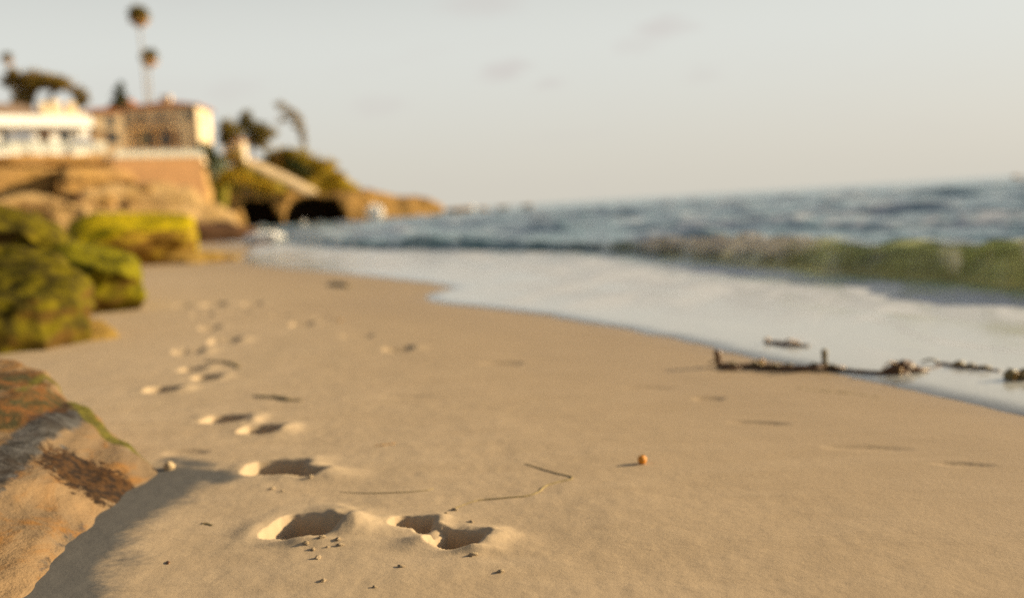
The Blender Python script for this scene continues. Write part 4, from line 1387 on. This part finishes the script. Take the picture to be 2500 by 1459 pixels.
# kelp at the waterline
KG = 'kelp washed up along the waterline'
k1_ = strand('kelp', 'long dark kelp stalk with an upright end lying along the waterline', 'seaweed', [(1757, 894), (1800, 897), (1850, 899), (1905, 904), (1960, 905), (2010, 904), (2055, 906)],
             0.027, M['kelp'], 0.6, 0.8, wob=0.3, group=KG, ends=0.6, blades=9, bmt=M['kelp_green'], lump=0.12)
base = Vector(k1_.location)


def upright(par, px, py0, py1, r, mt, name, lean=0.0):
    a_ = GS(px, py1)
    hgt = (py1 - py0) * a_.y / FPX
    q_ = MB()
    ln = [a_ + Vector((lean * u * hgt, 0, hgt * u)) - Vector(par.location) for u in (-0.05, 0.2, 0.45, 0.7, 0.9, 1.0)]
    q_.tube(ln, [r * f_ for f_ in (1.0, 1.0, 0.9, 1.05, 1.1, 0.7)], 8)
    return q_.build(name, mt, par, True)


upright(k1_, 1757, 851, 895, 0.022, M['kelp'], 'upright_stub', -0.12)
upright(k1_, 1862, 874, 900, 0.015, M['kelp_amber'], 'upright_stub', -0.1)
upright(k1_, 2014, 851, 903, 0.018, M['kelp_green'], 'upright_stub', 0.0)
for (px, r_) in ((1785, .026), (1900, .032), (1990, .038), (2035, .026)):
    q = MB()
    g = GS(px, 902) - base
    q.blob((g.x, g.y, g.z + r_ * 0.3), (r_ * 2.4, r_, r_ * 0.6), px, 0.45, 1.6)
    q.build('holdfast', M['kelp'], k1_, True)


def clump(label, px, py, w, h, mt, n=9):
    o = thing('kelp_clump', label, 'seaweed', GS(px, py), 0, KG)
    q_ = MB()
    for i in range(n):
        a = random.uniform(0, 6.28)
        c = (math.cos(a) * w * 0.5 * random.random(), math.sin(a) * w * 0.3 * random.random(), h * random.uniform(0.05, 0.5))
        q_.blob(c, (w * random.uniform(0.16, 0.3), w * random.uniform(.12, .25), h * random.uniform(.2, .5)), px + i, 0.6, 2.2)
    q_.build('mass', mt, o, True)
    for i in range(6):
        a = random.uniform(0, 6.28)
        b_ = MB()
        pts_ = [Vector((0, 0, h * .5)), Vector((math.cos(a) * w * .4, math.sin(a) * w * .3, h * random.uniform(.4, .9))), Vector((math.cos(a) * w * .8, math.sin(a) * w * .5, 0.005))]
        b_.tube(bez(pts_, 5), [0.009] * 6 + [0.006] * 5, 6, 0.5)
        b_.build('frond', M['kelp'] if i % 2 else M['kelp_amber'], o, True)
    return o


clump('dark brown heap of kelp at the waterline right of the stalk', 2198, 915, 0.22, 0.10, M['kelp'])
clump('olive kelp lump at the right edge of the waterline', 2490, 932, 0.19, 0.08, M['kelp_green'])
strand('kelp', 'kelp strand with an amber middle floating in the shallow wash', 'seaweed', [(1868, 841), (1900, 845), (1930, 849), (1975, 852)], 0.028, M['kelp'], 1.2, 0.6, lump=0.15, group=KG, blades=3, bmt=M['kelp_amber'])
strand('kelp', 'faint wisp of kelp in the wash behind the stalk', 'seaweed', [(2040, 853), (2080, 853), (2115, 855)], 0.012, M['kelp_green'], 1.2, 0.5, lump=0.15, group=KG)
strand('kelp', 'thin brown kelp strand trailing right of the dark heap', 'seaweed', [(2285, 893), (2320, 899), (2360, 905), (2400, 908), (2440, 914)], 0.025, M['kelp'], 1.0, 0.7, lump=0.15, group=KG, blades=5, bmt=M['kelp_green'])
strand('kelp', 'low kelp strand running under the dark heap and on past it', 'seaweed', [(2050, 907), (2090, 911), (2120, 914), (2165, 916), (2230, 914), (2275, 905), (2300, 899)], 0.022, M['kelp'], 1.0, 0.6, lump=0.15, group=KG)

# crumbs of sand kicked out by the feet
first = None
for i, (px, py, r_) in enumerate([(748, 1331, 9), (764, 1341, 8), (786, 1323, 9), (800, 1336, 7), (826, 1323, 9), (831, 1332, 8), (776, 1362, 8), (1155, 1357, 11), (1221, 1396, 8), (978, 1383, 7), (790, 1418, 8),
                                  (914, 1433, 8), (665, 1192, 8), (690, 1198, 7), (1110, 1243, 10), (758, 1168, 7), 
                                  (1090, 1255, 6), (1150, 1272, 6)]):
    g = GS(px, py)
    rad_ = r_ * g.y / FPX * random.uniform(0.6, 1.05)
    if first is None or i < 5:
        b = MB()
        b.blob((0, 0, 0.0), 1.0, i, 0.9, 2.3, 11, 14)
        o = b.build('sand_crumb', M['crumb'], None, True)
        first = o if first is None else first
        src = [o] if i == 0 else src + [o]
    else:
        o = src[i % len(src)].copy()
        COL.objects.link(o)
    o.location = (g.x, g.y, g.z + rad_ * 0.15)
    o.scale = (rad_ * random.uniform(0.9, 1.5), rad_ * 0.9, rad_ * random.uniform(0.5, 0.8))
    o.rotation_euler = (0, 0, random.uniform(0, 6))
    tag(o, 'pale crumb of sand lying loose near the nearest footprints', 'sand crumb', 'loose sand crumbs round the nearest footprints')

SC.cycles.use_denoising = False
SC.cycles.sample_clamp_indirect = 4.0
SC.cycles.use_adaptive_sampling = False
SC.cycles.max_bounces = 6
